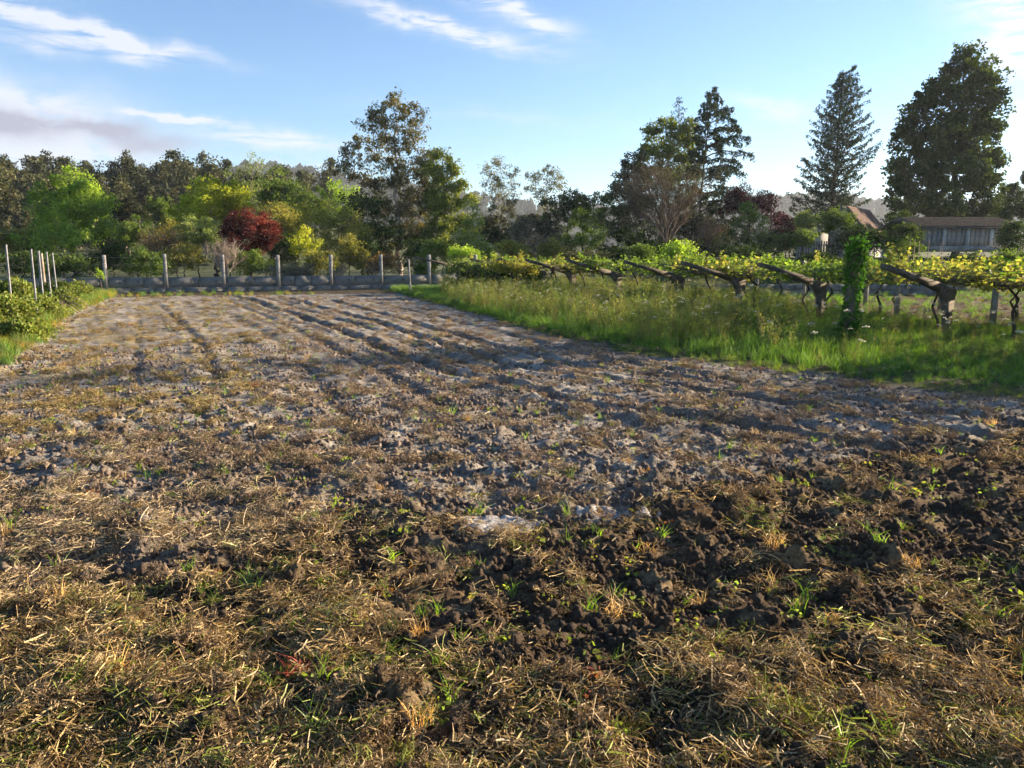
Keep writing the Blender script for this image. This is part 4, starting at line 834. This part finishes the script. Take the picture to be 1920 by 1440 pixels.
B = Buf(); B.box((L / 2, -1.0, -.18), (L + 1, .25, .34)); B.obj('footing', concrete, sh)
# gabled house
D = 53.; ap = at(1583, 387, D); el = at(1553, 418, D); er = at(1632, 447, D); hz_ = terr(ap[0], D)
ho = thing('house', (ap[0], D, hz_), 'grey gabled house with red-brown tiled roof below the feathery conifer', 'house'); o0 = np.array([ap[0], D, hz_])
A = ap - o0; E0 = np.array([el[0], D, el[2]]) - o0; E1 = np.array([er[0], D, er[2]]) - o0; dv = np.array([3.9, 5.5, 0.])
B = Buf(); g0 = np.array([E0[0] + .15, 0, 0]); g1 = np.array([E1[0] - .2, 0, 0]); e0 = g0 + [0, 0, E0[2] - .1]; e1 = g1 + [0, 0, E1[2] - .05]; ap_ = A - [0, 0, .1]
fr = [g0, g1, e1, ap_, e0]; V = np.array(fr + [f_ + dv for f_ in fr]); B.poly(V, [(0, 1, 2, 3, 4), (9, 8, 7, 6, 5), (1, 6, 7, 2), (0, 4, 9, 5)]); B.obj('wall', plaster, ho)
off_ = np.array([-.25, -.3, 0])
tiles(ho, E1 + off_ + [.3, 0, -.1], dv * 1.08, A - E1 + [-.0, 0, .1], 26, 13, roofm); tiles(ho, E0 + off_ + dv * 1.08, -dv * 1.08, A - E0 + [0, 0, .05], 20, 7, roofm)
B = Buf(); B.box((A[0] + .35, -.03, A[2] - 1.9), (.5, .06, .7)); B.obj('window', wood_g, ho)
# small white outhouse and picket fence
D = 51.; c0 = at(1511, 452, D); c1 = at(1552, 452, D); a_ = at(1550, 430, D); oh = thing('outhouse', (c0[0], D, terr(c0[0], D)), 'small white-walled outhouse with sloping dark roof left of the house', 'outhouse')
w = c1[0] - c0[0]; z1 = a_[2] - terr(c0[0], D); z0 = at(1511, 447, D)[2] - terr(c0[0], D); B = Buf()
V = np.array([(0, 0, 0), (w, 0, 0), (w, 0, z1), (0, 0, z0), (0, 1.6, 0), (w, 1.6, 0), (w, 1.6, z1), (0, 1.6, z0)]); B.add(V, [[0, 1, 2, 3], [5, 4, 7, 6], [1, 5, 6, 2], [4, 0, 3, 7]]); B.obj('wall', white, oh)
tiles(oh, np.array([-.25, -.2, z0 - .05]), (0, 2.0, 0), (w + .6, 0, (z1 - z0) * 1.25), 12, 6, roofd)
pk = at(1497, 475, 50.); pf = thing('picket_fence', (pk[0], 50, terr(pk[0], 50)), 'short grey picket fence in front of the white outhouse', 'fence'); ppo = protobox('picket', (.09, .03, 1.0), wood_g, .006); wd = at(1556, 475, 50.)[0] - pk[0]
hgt = at(1500, 452, 50.)[2] - terr(pk[0], 50)
for q in range(int(wd / .16)): child(ppo, pf, (q * .16, 0, hgt - .5 + rng.uniform(-.04, .04)), rot=(0, rng.uniform(-.03, .03), 0))
for z_ in (hgt - .75, hgt - .25): B = Buf(); B.box((wd / 2, .04, z_), (wd, .03, .06)); B.obj('rail', wood_g, pf)
B = Buf(); B.box((wd / 2, .1, (hgt - 1) / 2), (wd, .2, max(.3, hgt - 1.0))); B.obj('base', concrete, pf)
# bean canes in front of the shed
for q, (px_, t_, b_) in enumerate(((1700, 445, 490), (1712, 448, 490), (1724, 452, 492), (1735, 450, 494), (1760, 455, 490), (1768, 450, 492))):
    B = Buf(); a_ = at(px_, b_, 37); a_[2] = 0; c_ = at(px_ + 8 - q % 3 * 4, t_, 37); B.tube([a_, c_], [.018, .012], 4)
    tag(B.obj('bean_cane', bark_pale, loc=tuple(a_)), 'thin pale cane, %s from the left in front of the shed' % ordn[q], 'cane', 'canes in front of the shed')

# ------------------------------------------------------------------ grass, weeds and straw
def blades(B, n, Rr, h0, h1, w, lean, r, seg=3):
    a = r.uniform(0, 6.283, n); rr = Rr * np.sqrt(r.uniform(0, 1, n)); p = np.stack([np.cos(a) * rr, np.sin(a) * rr, np.zeros(n)], 1)
    h = r.uniform(h0, h1, n); an = r.uniform(0, 6.283, n); ln = lean * r.uniform(.2, 1.4, n); d = np.stack([np.cos(an), np.sin(an), 0 * an], 1)
    yaw = r.uniform(0, 6.283, n); sdv = np.stack([np.cos(yaw), np.sin(yaw), 0 * an], 1); ww = w * r.uniform(.6, 1.4, n); V = []
    for i_ in range(seg + 1):
        s = i_ / seg; q = p + d * (h * ln * s * s)[:, None] + np.array([0, 0, 1]) * (h * s * (1 - .35 * np.minimum(ln, 1.5) * s))[:, None]; k = ww * (1 - s) ** .6 * .5 + .0004
        V += [q - sdv * k[:, None], q + sdv * k[:, None]]
    V = np.stack(V, 1); i0 = np.arange(n)[:, None] * (2 * seg + 2)
    B.add(V.reshape(-1, 3), np.concatenate([i0 + np.array([2 * q, 2 * q + 1, 2 * q + 3, 2 * q + 2]) for q in range(seg)]))
def strands(B, n, Rr, L0, L1, w, r, zmax=.03, curl=.25, seg=3, zt=.5):
    a = r.uniform(0, 6.283, n); rr = Rr * np.sqrt(r.uniform(0, 1, n)); p = np.stack([np.cos(a) * rr, np.sin(a) * rr, r.uniform(0, zmax, n)], 1)
    an = r.uniform(0, 6.283, n); L = r.uniform(L0, L1, n); d = np.stack([np.cos(an), np.sin(an), r.normal(size=n) * zt * .35], 1); q_ = np.stack([-np.sin(an), np.cos(an), r.normal(size=n) * zt], 1)
    cu = r.normal(size=n) * curl; sdv = np.cross(d, r.normal(size=(n, 3))); sdv /= np.linalg.norm(sdv, axis=1)[:, None]; ww = w * r.uniform(.5, 1.5, n) / 2; V = []
    for i_ in range(seg + 1):
        s = i_ / seg; q = p + d * (L * (s - .5))[:, None] + q_ * (L * cu * math.sin(s * math.pi))[:, None]; q[:, 2] = np.abs(q[:, 2] + .004); k = ww * (1 - .5 * abs(s - .4))
        V += [q - sdv * k[:, None], q + sdv * k[:, None]]
    V = np.stack(V, 1); i0 = np.arange(n)[:, None] * (2 * seg + 2)
    B.add(V.reshape(-1, 3), np.concatenate([i0 + np.array([2 * q, 2 * q + 1, 2 * q + 3, 2 * q + 2]) for q in range(seg)]))
def ico(sub=1):
    t = (1 + 5 ** .5) / 2; V = np.array([(-1, t, 0), (1, t, 0), (-1, -t, 0), (1, -t, 0), (0, -1, t), (0, 1, t), (0, -1, -t), (0, 1, -t), (t, 0, -1), (t, 0, 1), (-t, 0, -1), (-t, 0, 1)], float)
    F_ = [(0, 11, 5), (0, 5, 1), (0, 1, 7), (0, 7, 10), (0, 10, 11), (1, 5, 9), (5, 11, 4), (11, 10, 2), (10, 7, 6), (7, 1, 8), (3, 9, 4), (3, 4, 2), (3, 2, 6), (3, 6, 8), (3, 8, 9), (4, 9, 5), (2, 4, 11), (6, 2, 10), (8, 6, 7), (9, 8, 1)]
    V = [v / np.linalg.norm(v) for v in V]
    for _ in range(sub):
        F2 = []; c = {}
        def mid(a, b):
            k = (min(a, b), max(a, b))
            if k not in c: m = V[a] + V[b]; V.append(m / np.linalg.norm(m)); c[k] = len(V) - 1
            return c[k]
        for a, b, d in F_: ab, bd, da = mid(a, b), mid(b, d), mid(d, a); F2 += [(a, ab, da), (b, bd, ab), (d, da, bd), (ab, bd, da)]
        F_ = F2
    return np.array(V), np.array(F_)
straw_m = leafmat('dry_straw', (.44, .31, .12), (.70, .53, .25), .25, 9, True, .05, (.14, .08, .045), (1.1, 1.0, .7))
root_m = leafmat('dry_roots', (.22, .14, .07), (.46, .32, .16), .15, 9, True, .03, (.07, .045, .03), (1.1, 1.0, .7))
grass_m = leafmat('grass_blades', (.09, .19, .02), (.17, .29, .032), .5, 1.2, True, .05, (.06, .12, .018))
weed_m = leafmat('weed_leaves', (.10, .17, .035), (.20, .26, .06), .5, 1.5, True, .03, (.15, .12, .06))
white_m = leafmat('white_umbels', (.42, .42, .34), (.6, .58, .5), .4, 5, True, .02, (.4, .38, .3), (1, 1, .9))
clod_m = solid('soil_clod', (.055, .036, .024), (.115, .078, .05), 30, 1, .01, 60, (.16, .12, .08))
nt_ = clod_m.node_tree; pb = [n_ for n_ in nt_.nodes if n_.type == 'BSDF_PRINCIPLED'][0]; lk = pb.inputs['Base Color'].links[0].from_socket
a_ = nt_.nodes.new('ShaderNodeAttribute'); a_.attribute_type = 'INSTANCER'; a_.attribute_name = 'tint'; nt_.links.new(mixc(nt_, 1.0, lk, a_.outputs['Color'], 'MULTIPLY'), pb.inputs['Base Color'])
def sample(n, y0, y1, t0=-.78, t1=.78, r=rng, pw=0.0):
    y = np.exp(r.uniform(math.log(y0), math.log(y1), n)); t = r.uniform(t0, t1, n); return t * (y * .94 + 1.3), y
def rotz(n, tilt=.15, r=rng): return np.stack([r.normal(size=n) * tilt, r.normal(size=n) * tilt, r.uniform(0, 6.283, n)], 1)

# crumbs and clods of earth
pc = []
for k in range(5):
    V, F_ = ico(2 if k < 3 else 1); r = np.random.default_rng(k + 5); nz = 1 + .38 * perlin(V[:, 0] * 2.1 + k, V[:, 1] * 2.1 + V[:, 2] * 1.7, k) + .22 * np.abs(perlin(V[:, 0] * 5 + V[:, 2] * 2, V[:, 1] * 5 + 9, k)) ; V = V * nz[:, None] * [1, .85, .68]; B = Buf(); B.add(V, F_); pc.append((B, clod_m))
x, y = sample(52000, 2.1, 16); _, _, gr_, lf_, li_, fa_ = masks(x, y); dn = fbm(x * .9, y * .9, 60, 2) > -.25
keep = (gr_ < .3) & (lf_ < .3) & (dn | (rng.random(len(x)) < .3)); x, y, li_ = x[keep], y[keep], li_[keep]; z = field_h(x, y)
sz = np.exp(rng.normal(math.log(.0105), .55, len(x))) * (1 + .03 * y); sz = np.minimum(sz, .034)
scatter('soil_clods', np.stack([x, y, z + sz * .25], 1), rng.uniform(0, 6.28, (len(x), 3)), sz, rng.integers(0, 5, len(x)), 1 + (li_ * rng.uniform(.6, 2.4, len(x)))[:, None] * np.array([.9, 1.05, 1.35]), pc)

# chopped straw, roots and torn turf over the soil
ps = []
for k in range(5):
    r = np.random.default_rng(k + 20); B = Buf(); strands(B, 36, .13, .02, .11, .005, r, .04, .14, 2, .7); ps.append((B, straw_m))
for k in range(4):
    r = np.random.default_rng(k + 30); B = Buf(); strands(B, 60, .07, .015, .06, .004, r, .05, .25, 2, 1.4); c = r.normal(size=(30, 3)) * [.04, .04, .012] + [0, 0, .015]; leafcloud(B, c, .018, r, 0, .5); blades(B, 10, .05, .02, .07, .004, 1.2, r); ps.append((B, root_m))
for k in range(3):
    r = np.random.default_rng(k + 35); B = Buf(); strands(B, 18, .14, .06, .20, .0036, r, .04, .28, 5, .5); strands(B, 3, .12, .08, .22, .006, r, .03, .12, 4, .6); ps.append((B, straw_m))
def density(x, y):
    px_, py_, g, l, li, fa = masks(x, y)
    near = 1 - sst(2.8, 5.2, y); base = .04 + .40 * near + .10 * sst(8, 13, y)
    dark = np.exp(-(((px_ - 1100) / 420) ** 2 + ((py_ - 1150) / 130) ** 2)) * .55 + np.exp(-(((px_ - 1700) / 300) ** 2 + ((py_ - 1000) / 120) ** 2)) * .40
    return np.clip(base - dark + 1.5 * fbm(x * 1.5, y * 1.5, 61, 5) + .22 * (px_ < 700) * (py_ > 740), .04, 1.3) * (1 - g * .6)
x, y = sample(52000, 2.0, 34); d_ = density(x, y); keep = rng.random(len(x)) < d_; x, y = x[keep], y[keep]; z = field_h(x, y); px_, py_, g, l, li, fa = masks(x, y); n = len(x)
ti = np.ones((n, 3)) * rng.uniform(.55, 1.15, (n, 1)); grn = (rng.random(n) < .14); ti[grn] *= [.6, .95, .35]
lz = li * .6; ti = ti * (1 - lz[:, None]) + np.array([1.0, 1.08, 1.5]) * lz[:, None] * rng.uniform(.75, 1.05, (n, 1))
warm = ((px_ < 500) & (y > 8)); ti[warm] *= [1.05, 1.05, .7]
id_ = np.where(rng.random(n) < .5, rng.integers(0, 5, n), np.where(rng.random(n) < .8, rng.integers(5, 9, n), rng.integers(9, 12, n)))
id_ = np.where((y > 6) & (rng.random(n) < .5), rng.integers(5, 9, n), id_)
scatter('straw_litter', np.stack([x, y, z - .006], 1), rotz(n, .22), rng.uniform(.55, 1.25, n) * (1 + .022 * np.maximum(0, y - 5)), id_, ti, ps)

# sprouts and tufts left standing in the field
pg = []
for k in range(4):
    r = np.random.default_rng(k + 50); B = Buf(); blades(B, 12, .035, .05, .17, .0055, .7, r, 4); pg.append((B, grass_m))
for k in range(3):
    r = np.random.default_rng(k + 55); B = Buf(); c = r.normal(size=(16, 3)) * [.03, .03, .012] + [0, 0, .025]; leafcloud(B, c, .032, r, 0, .6, .7); pg.append((B, weed_m))
for k in range(2):
    r = np.random.default_rng(k + 58); B = Buf(); blades(B, 40, .06, .05, .16, .004, 1.1, r, 3); pg.append((B, straw_m))
x, y = sample(4200, 2.1, 30); px_, py_, g, l, li, fa = masks(x, y); pr_ = .35 + .5 * fbm(x * .8, y * .8, 66, 2) + .25 * (px_ < 600); keep = (rng.random(len(x)) < pr_) & (g < .5) & (l < .5); x, y = x[keep], y[keep]; n = len(x); z = field_h(x, y)
ti = rng.uniform(.8, 1.5, (n, 1)) * np.where(rng.random((n, 1)) < .35, [[1.4, 1.2, .8]], [[1.2, 1.1, .9]]); redd = rng.random(n) < .05; ti[redd] = [1.3, .4, .6]
id_ = rng.choice(9, n, p=[.08, .08, .08, .08, .2, .2, .2, .04, .04])
scatter('field_sprouts', np.stack([x, y, z - .004], 1), rotz(n, .15), rng.uniform(.5, 1.1, n), id_, ti, pg)

# a few larger tufts one can point to
def tuft(px_, py_, label, cat='grass tuft', name='grass_tuft', n=60, h=.28, mat=None, sd=0, Rr=.09, w=.008, lean=.7, tintm=None, z=None, both=None):
    p = gp(px_, py_); p[2] = float(field_h(np.array([p[0]]), np.array([p[1]]))[0]) if z is None else z; r = np.random.default_rng(sd + 700); B = Buf(); blades(B, n, Rr, h * .4, h, w, lean, r, 4)
    return tag(B.obj(name, mat, loc=tuple(p)), label, cat)
grass_t = leafmat('tuft_grass', (.12, .22, .03), (.22, .34, .05), .45, 6, gloss=.06); grass_y = leafmat('yellow_tuft_grass', (.26, .27, .05), (.40, .36, .10), .4, 6, gloss=.05); weed_t = leafmat('broad_weed', (.08, .20, .02), (.17, .33, .03), .45, 6)
tuft(712, 557, 'yellow grass tussock alone in front of the far wall', n=420, h=.42, mat=grass_y, sd=1, Rr=.36, w=.016, lean=.8)
tuft(415, 965, 'yellow-green tuft left of centre in the lit soil', n=130, h=.15, mat=grass_y, sd=2, Rr=.11)
tuft(25, 940, 'pale grass tuft at the left edge of the lit soil', n=30, h=.24, mat=grass_y, sd=3, Rr=.06)
tuft(600, 1120, 'small tuft of upright blades in the brown soil left of centre', n=26, h=.13, mat=grass_y, sd=4, Rr=.07)
tuft(145, 1075, 'low green tuft left, at the edge of the pale soil', n=30, h=.10, mat=grass_t, sd=5, Rr=.09, lean=1.2)
tuft(1850, 1165, 'bright green tuft at the right edge of the torn turf', n=50, h=.16, mat=grass_t, sd=6, Rr=.13, lean=1.0)
tuft(1836, 1110, 'single tall green blade at the right', n=3, h=.22, mat=grass_t, sd=7, Rr=.01, lean=.15)
tuft(880, 1425, 'broad green blades at the bottom edge left of centre', n=11, h=.16, mat=grass_t, sd=8, Rr=.07, w=.011, lean=1.1)
tuft(1590, 1400, 'green blades at the bottom right by the straw heap', n=14, h=.12, mat=grass_t, sd=9, Rr=.09, w=.009, lean=.5)
tuft(400, 1385, 'flat green blades at the bottom left', n=10, h=.15, mat=grass_t, sd=10, Rr=.07, w=.010, lean=1.6)
tuft(250, 1200, 'yellowish tuft in the straw at lower left', n=34, h=.10, mat=grass_y, sd=11, Rr=.12, lean=1.0)
tuft(150, 738, 'dark green broad-leaved weed at the shadow edge on the left', 'weed', 'field_weed', n=22, h=.20, mat=weed_t, sd=12, Rr=.12, w=.035, lean=1.1)
tuft(1270, 862, 'bright green leafy weed right of centre in the field', 'weed', 'field_weed', n=20, h=.19, mat=weed_t, sd=13, Rr=.06, w=.035, lean=.7)
tuft(1300, 872, 'spreading low weed beside the bright green one', 'weed', 'field_weed', n=40, h=.10, mat=weed_t, sd=14, Rr=.22, w=.018, lean=1.3)
tuft(335, 800, 'low pale green weed in the lit part of the field', 'weed', 'field_weed', n=30, h=.10, mat=weed_t, sd=15, Rr=.16, w=.018, lean=1.3)
tuft(1325, 1182, 'tiny round-leaved seedling in the dark soil at lower right', 'seedling', 'seedling', n=5, h=.045, mat=weed_t, sd=16, Rr=.012, w=.022, lean=.9)
# spilled lime
def lime_patch(pts, label, hgt=.02):
    P = np.array([gp(*p)[:2] for p in pts]); c = P.mean(0); ex = P.max(0) - P.min(0) ; B = Buf(); n = 44; u, v = np.meshgrid(np.linspace(-1, 1, n), np.linspace(-1, 1, n)); X_ = c[0] + u * ex[0] * .62; Y_ = c[1] + v * ex[1] * .62
    d = np.hypot(u, v) + .45 * fbm(X_ * 6, Y_ * 6, 71, 3); zz = field_h(X_, Y_, False) + .008; hh_ = hgt * sst(.95, .3, d) * (1 + 1.3 * np.abs(perlin(X_ * 9, Y_ * 9, 72)) + .6 * np.abs(perlin(X_ * 25, Y_ * 25, 74))) - .03 * sst(.7, 1.0, d)
    i_ = np.arange(n - 1)[:, None] * n; j_ = np.arange(n - 1)[None]; B.add(np.stack([X_, Y_, zz + hh_], -1).reshape(-1, 3), np.stack([i_ + j_, i_ + j_ + 1, i_ + j_ + 1 + n, i_ + j_ + n], -1).reshape(-1, 4))
    return tag(B.obj('lime_powder', limem, smooth=True), label, 'lime powder', kind='stuff')
limem = solid('lime_powder', (.22, .205, .19), (.40, .38, .36), 14, 1, .006, 50, (.14, .12, .10))
lime_patch([(850, 965), (1010, 965), (1010, 1000), (850, 1000)], 'heap of spilled whitish lime powder in the middle of the field', .016)
lime_patch([(1080, 955), (1230, 955), (1230, 978), (1080, 978)], 'thin smear of lime powder right of the spilled heap', .003)

# verge grass and vineyard weeds
pv = []
for k in range(5):
    r = np.random.default_rng(k + 80); B = Buf(); blades(B, 34, .11, .10, .34, .008, .55, r, 3); pv.append((B, grass_m))
def inreg(x, y):
    px_, py_, g, l, li, fa = masks(x, y); return px_, py_, g, l, fa
x = rng.uniform(-9, 26, 42000); y = 8 + 33 * rng.uniform(0, 1, 42000) ** 1.0; px_, py_, g, l, fa = inreg(x, y); keep = (g > .5) & (px_ > 735) & (px_ < 2150); x, y, px_, py_ = x[keep], y[keep], px_[keep], py_[keep]
u = (x - PA[0]) * p2[0] + (y - PA[1]) * p2[1]; n = len(x); z = field_h(x, y) - .01
e = y - gpY(np.interp(px_, EDGE[:, 0], EDGE[:, 1])); sc = (.32 + .62 * sst(0, 1.6, e)) * (1 - .3 * sst(1600, 1700, px_)) * rng.uniform(.7, 1.3, n); ti = np.ones((n, 3)) * rng.uniform(.8, 1.25, (n, 1)) * np.where(e[:, None] < .5, [[1.25, .95, .8]], [[1., 1, 1]])
far_soil = (u > 2.6) & (x > 9) & (fbm(x * .4, y * .4, 77, 2) > -.25); far_soil = (u > 2.6) & (x > 9); keep = ~far_soil | (rng.random(n) < .10)
scatter('verge_grass', np.stack([x, y, z], 1)[keep], rotz(n, .12)[keep], sc[keep], rng.integers(0, 5, n)[keep], ti[keep], pv)
pw = []
def weedproto(r, hgt, nl, umb=0, dry=0):
    B = Buf(); Bw = []; m = 5
    for k in range(m):
        h = hgt * r.uniform(.6, 1.1); a = r.uniform(0, 6.28); s = np.linspace(0, 1, 4); P = np.stack([np.cos(a) * .1 * s + r.normal() * .05, np.sin(a) * .1 * s + r.normal() * .05, s * h], 1); B.tube(P, np.linspace(.004, .002, 4), 3, False)
        q = r.uniform(.1, 1, nl); cen = np.stack([np.interp(q, s, P[:, i_]) for i_ in range(3)], 1) + r.normal(size=(nl, 3)) * .035; leafcloud(B, cen, .05, r, 0, .32)
        if r.random() < umb: Bw.append(P[-1])
    return B, Bw
for k in range(5):
    r = np.random.default_rng(k + 90); B, _ = weedproto(r, .75, 26); pw.append((B, weed_m))
for k in range(2):
    r = np.random.default_rng(k + 96); B = Buf(); blades(B, 26, .12, .35, .85, .005, .3, r, 3); pw.append((B, weed_m))
x = rng.uniform(-8, 24, 26000); y = rng.uniform(9, 40, 26000); px_, py_, g, l, fa = inreg(x, y); e = y - gpY(np.interp(px_, EDGE[:, 0], EDGE[:, 1]))
u = (x - PA[0]) * p2[0] + (y - PA[1]) * p2[1]
wd_ = sst(1.0, 2.3, e + .5 * fbm(x * .6, y * .6, 78, 2)) * (px_ > 830) * (px_ < 2150) * (u < 3.4) * (.35 + .65 * sst(-.2, .3, fbm(x * .5, y * .5, 79, 2)))
keep = rng.random(len(x)) < wd_ * .62; x, y = x[keep], y[keep]; n = len(x); z = field_h(x, y)
ti = np.ones((n, 3)) * rng.uniform(.8, 1.25, (n, 1)); dr = rng.random(n) < .3; ti[dr] *= [1.25, .95, 1.2]
scatter('vineyard_weeds', np.stack([x, y, z], 1), rotz(n, .08), rng.uniform(.65, 1.25, n) * (1 - .5 * sst(1400, 1560, px_[keep])), rng.integers(0, 7, n), ti, pw)
pu = []
for k in range(3):
    r = np.random.default_rng(k + 110); B = Buf(); 
    c = r.uniform(-1, 1, (46, 2)); c = c[np.hypot(c[:, 0], c[:, 1]) < 1]; cen = np.stack([c[:, 0] * .05, c[:, 1] * .05, -.018 * (c ** 2).sum(1) + r.normal(size=len(c)) * .004], 1); leafcloud(B, cen, .018, r, 0, .9, .8); pu.append((B, white_m))
sel = rng.random(n) < .17; X_ = np.stack([x, y, z + rng.uniform(.45, .85, n)], 1)[sel]; X_[:, :2] += rng.normal(size=(len(X_), 2)) * .1; m = len(X_)
scatter('umbel_flowers', X_, rotz(m, .3), rng.uniform(.6, 1.4, m), rng.integers(0, 3, m), np.ones((m, 3)), pu)

# left bank: grass and brambles; strip below the wall
x = rng.uniform(-26, -5, 24000); y = rng.uniform(9, 37, 24000); px_, py_, g, l, fa = inreg(x, y); keep = ((l > .4) | ((fa > .6) & (rng.random(len(x)) < .08) & (px_ < 720))) & (px_ > -150); x, y, l = x[keep], y[keep], l[keep]; n = len(x); z = field_h(x, y)
ti = np.ones((n, 3)) * rng.uniform(.8, 1.4, (n, 1)); yl = (rng.random(n) < .35); ti[yl] *= [2.1, 1.3, 1.0]; br = rng.random(n) < .2; ti[br] *= [1.8, .9, 1.3]
scatter('bank_grass', np.stack([x, y, z - .01], 1), rotz(n, .2), rng.uniform(.45, 1.1, n), rng.integers(0, 5, n), ti, pv)
lmat('bramble', (.09, .14, .03), (.18, .22, .05), .4, scale=1.5, c3=(.16, .12, .05))
for q, (px_, py_, rx, ry, D, lab) in enumerate(((15, 585, 50, 32, 19.5, 'bramble bush at the foot of the leftmost galvanised post'), (75, 578, 42, 28, 22, 'bramble bush around the middle galvanised posts'), (-50, 575, 50, 45, 18.5, 'bramble at the left edge of the photo'), (120, 565, 26, 22, 25, 'bramble mound with dry canes right of the galvanised posts'), (110, 545, 30, 18, 29, 'low bramble against the left end of the wall'), (40, 620, 40, 22, 16.5, 'low leafy weeds spilling down the left bank'), (150, 548, 26, 16, 32, 'low green scrub at the left foot of the wall'), (20, 540, 40, 18, 27, 'dark bramble behind the galvanised posts'))):
    bush(px_, py_, rx, ry, D, 'bramble', lab, 60 + q, .075 + .001 * D, 70, 120, 'bramble', .2)
B = Buf(); r = np.random.default_rng(5)
for k in range(9):
    a_ = at(105 + r.uniform(-20, 20), 560 + r.uniform(-10, 8), 23); b_ = a_ + np.array([r.uniform(.3, 1.3), r.uniform(-.3, .3), -r.uniform(.2, .6)]); b_[2] = max(b_[2], .02); B.tube(pathto(a_, b_, .12, r, 7), .009, 4, False)
tag(B.obj('dry_canes', bark_pale), 'dry arching canes on the right end of the bramble bank', 'dead canes', kind='stuff')
# sapling in front of the wall
bush(188, 512, 8, 12, 35.7, 'fresh_green', 'thin pale sapling leaning on the first wall post', 90, .07, 12, 16, 'sapling', .12)
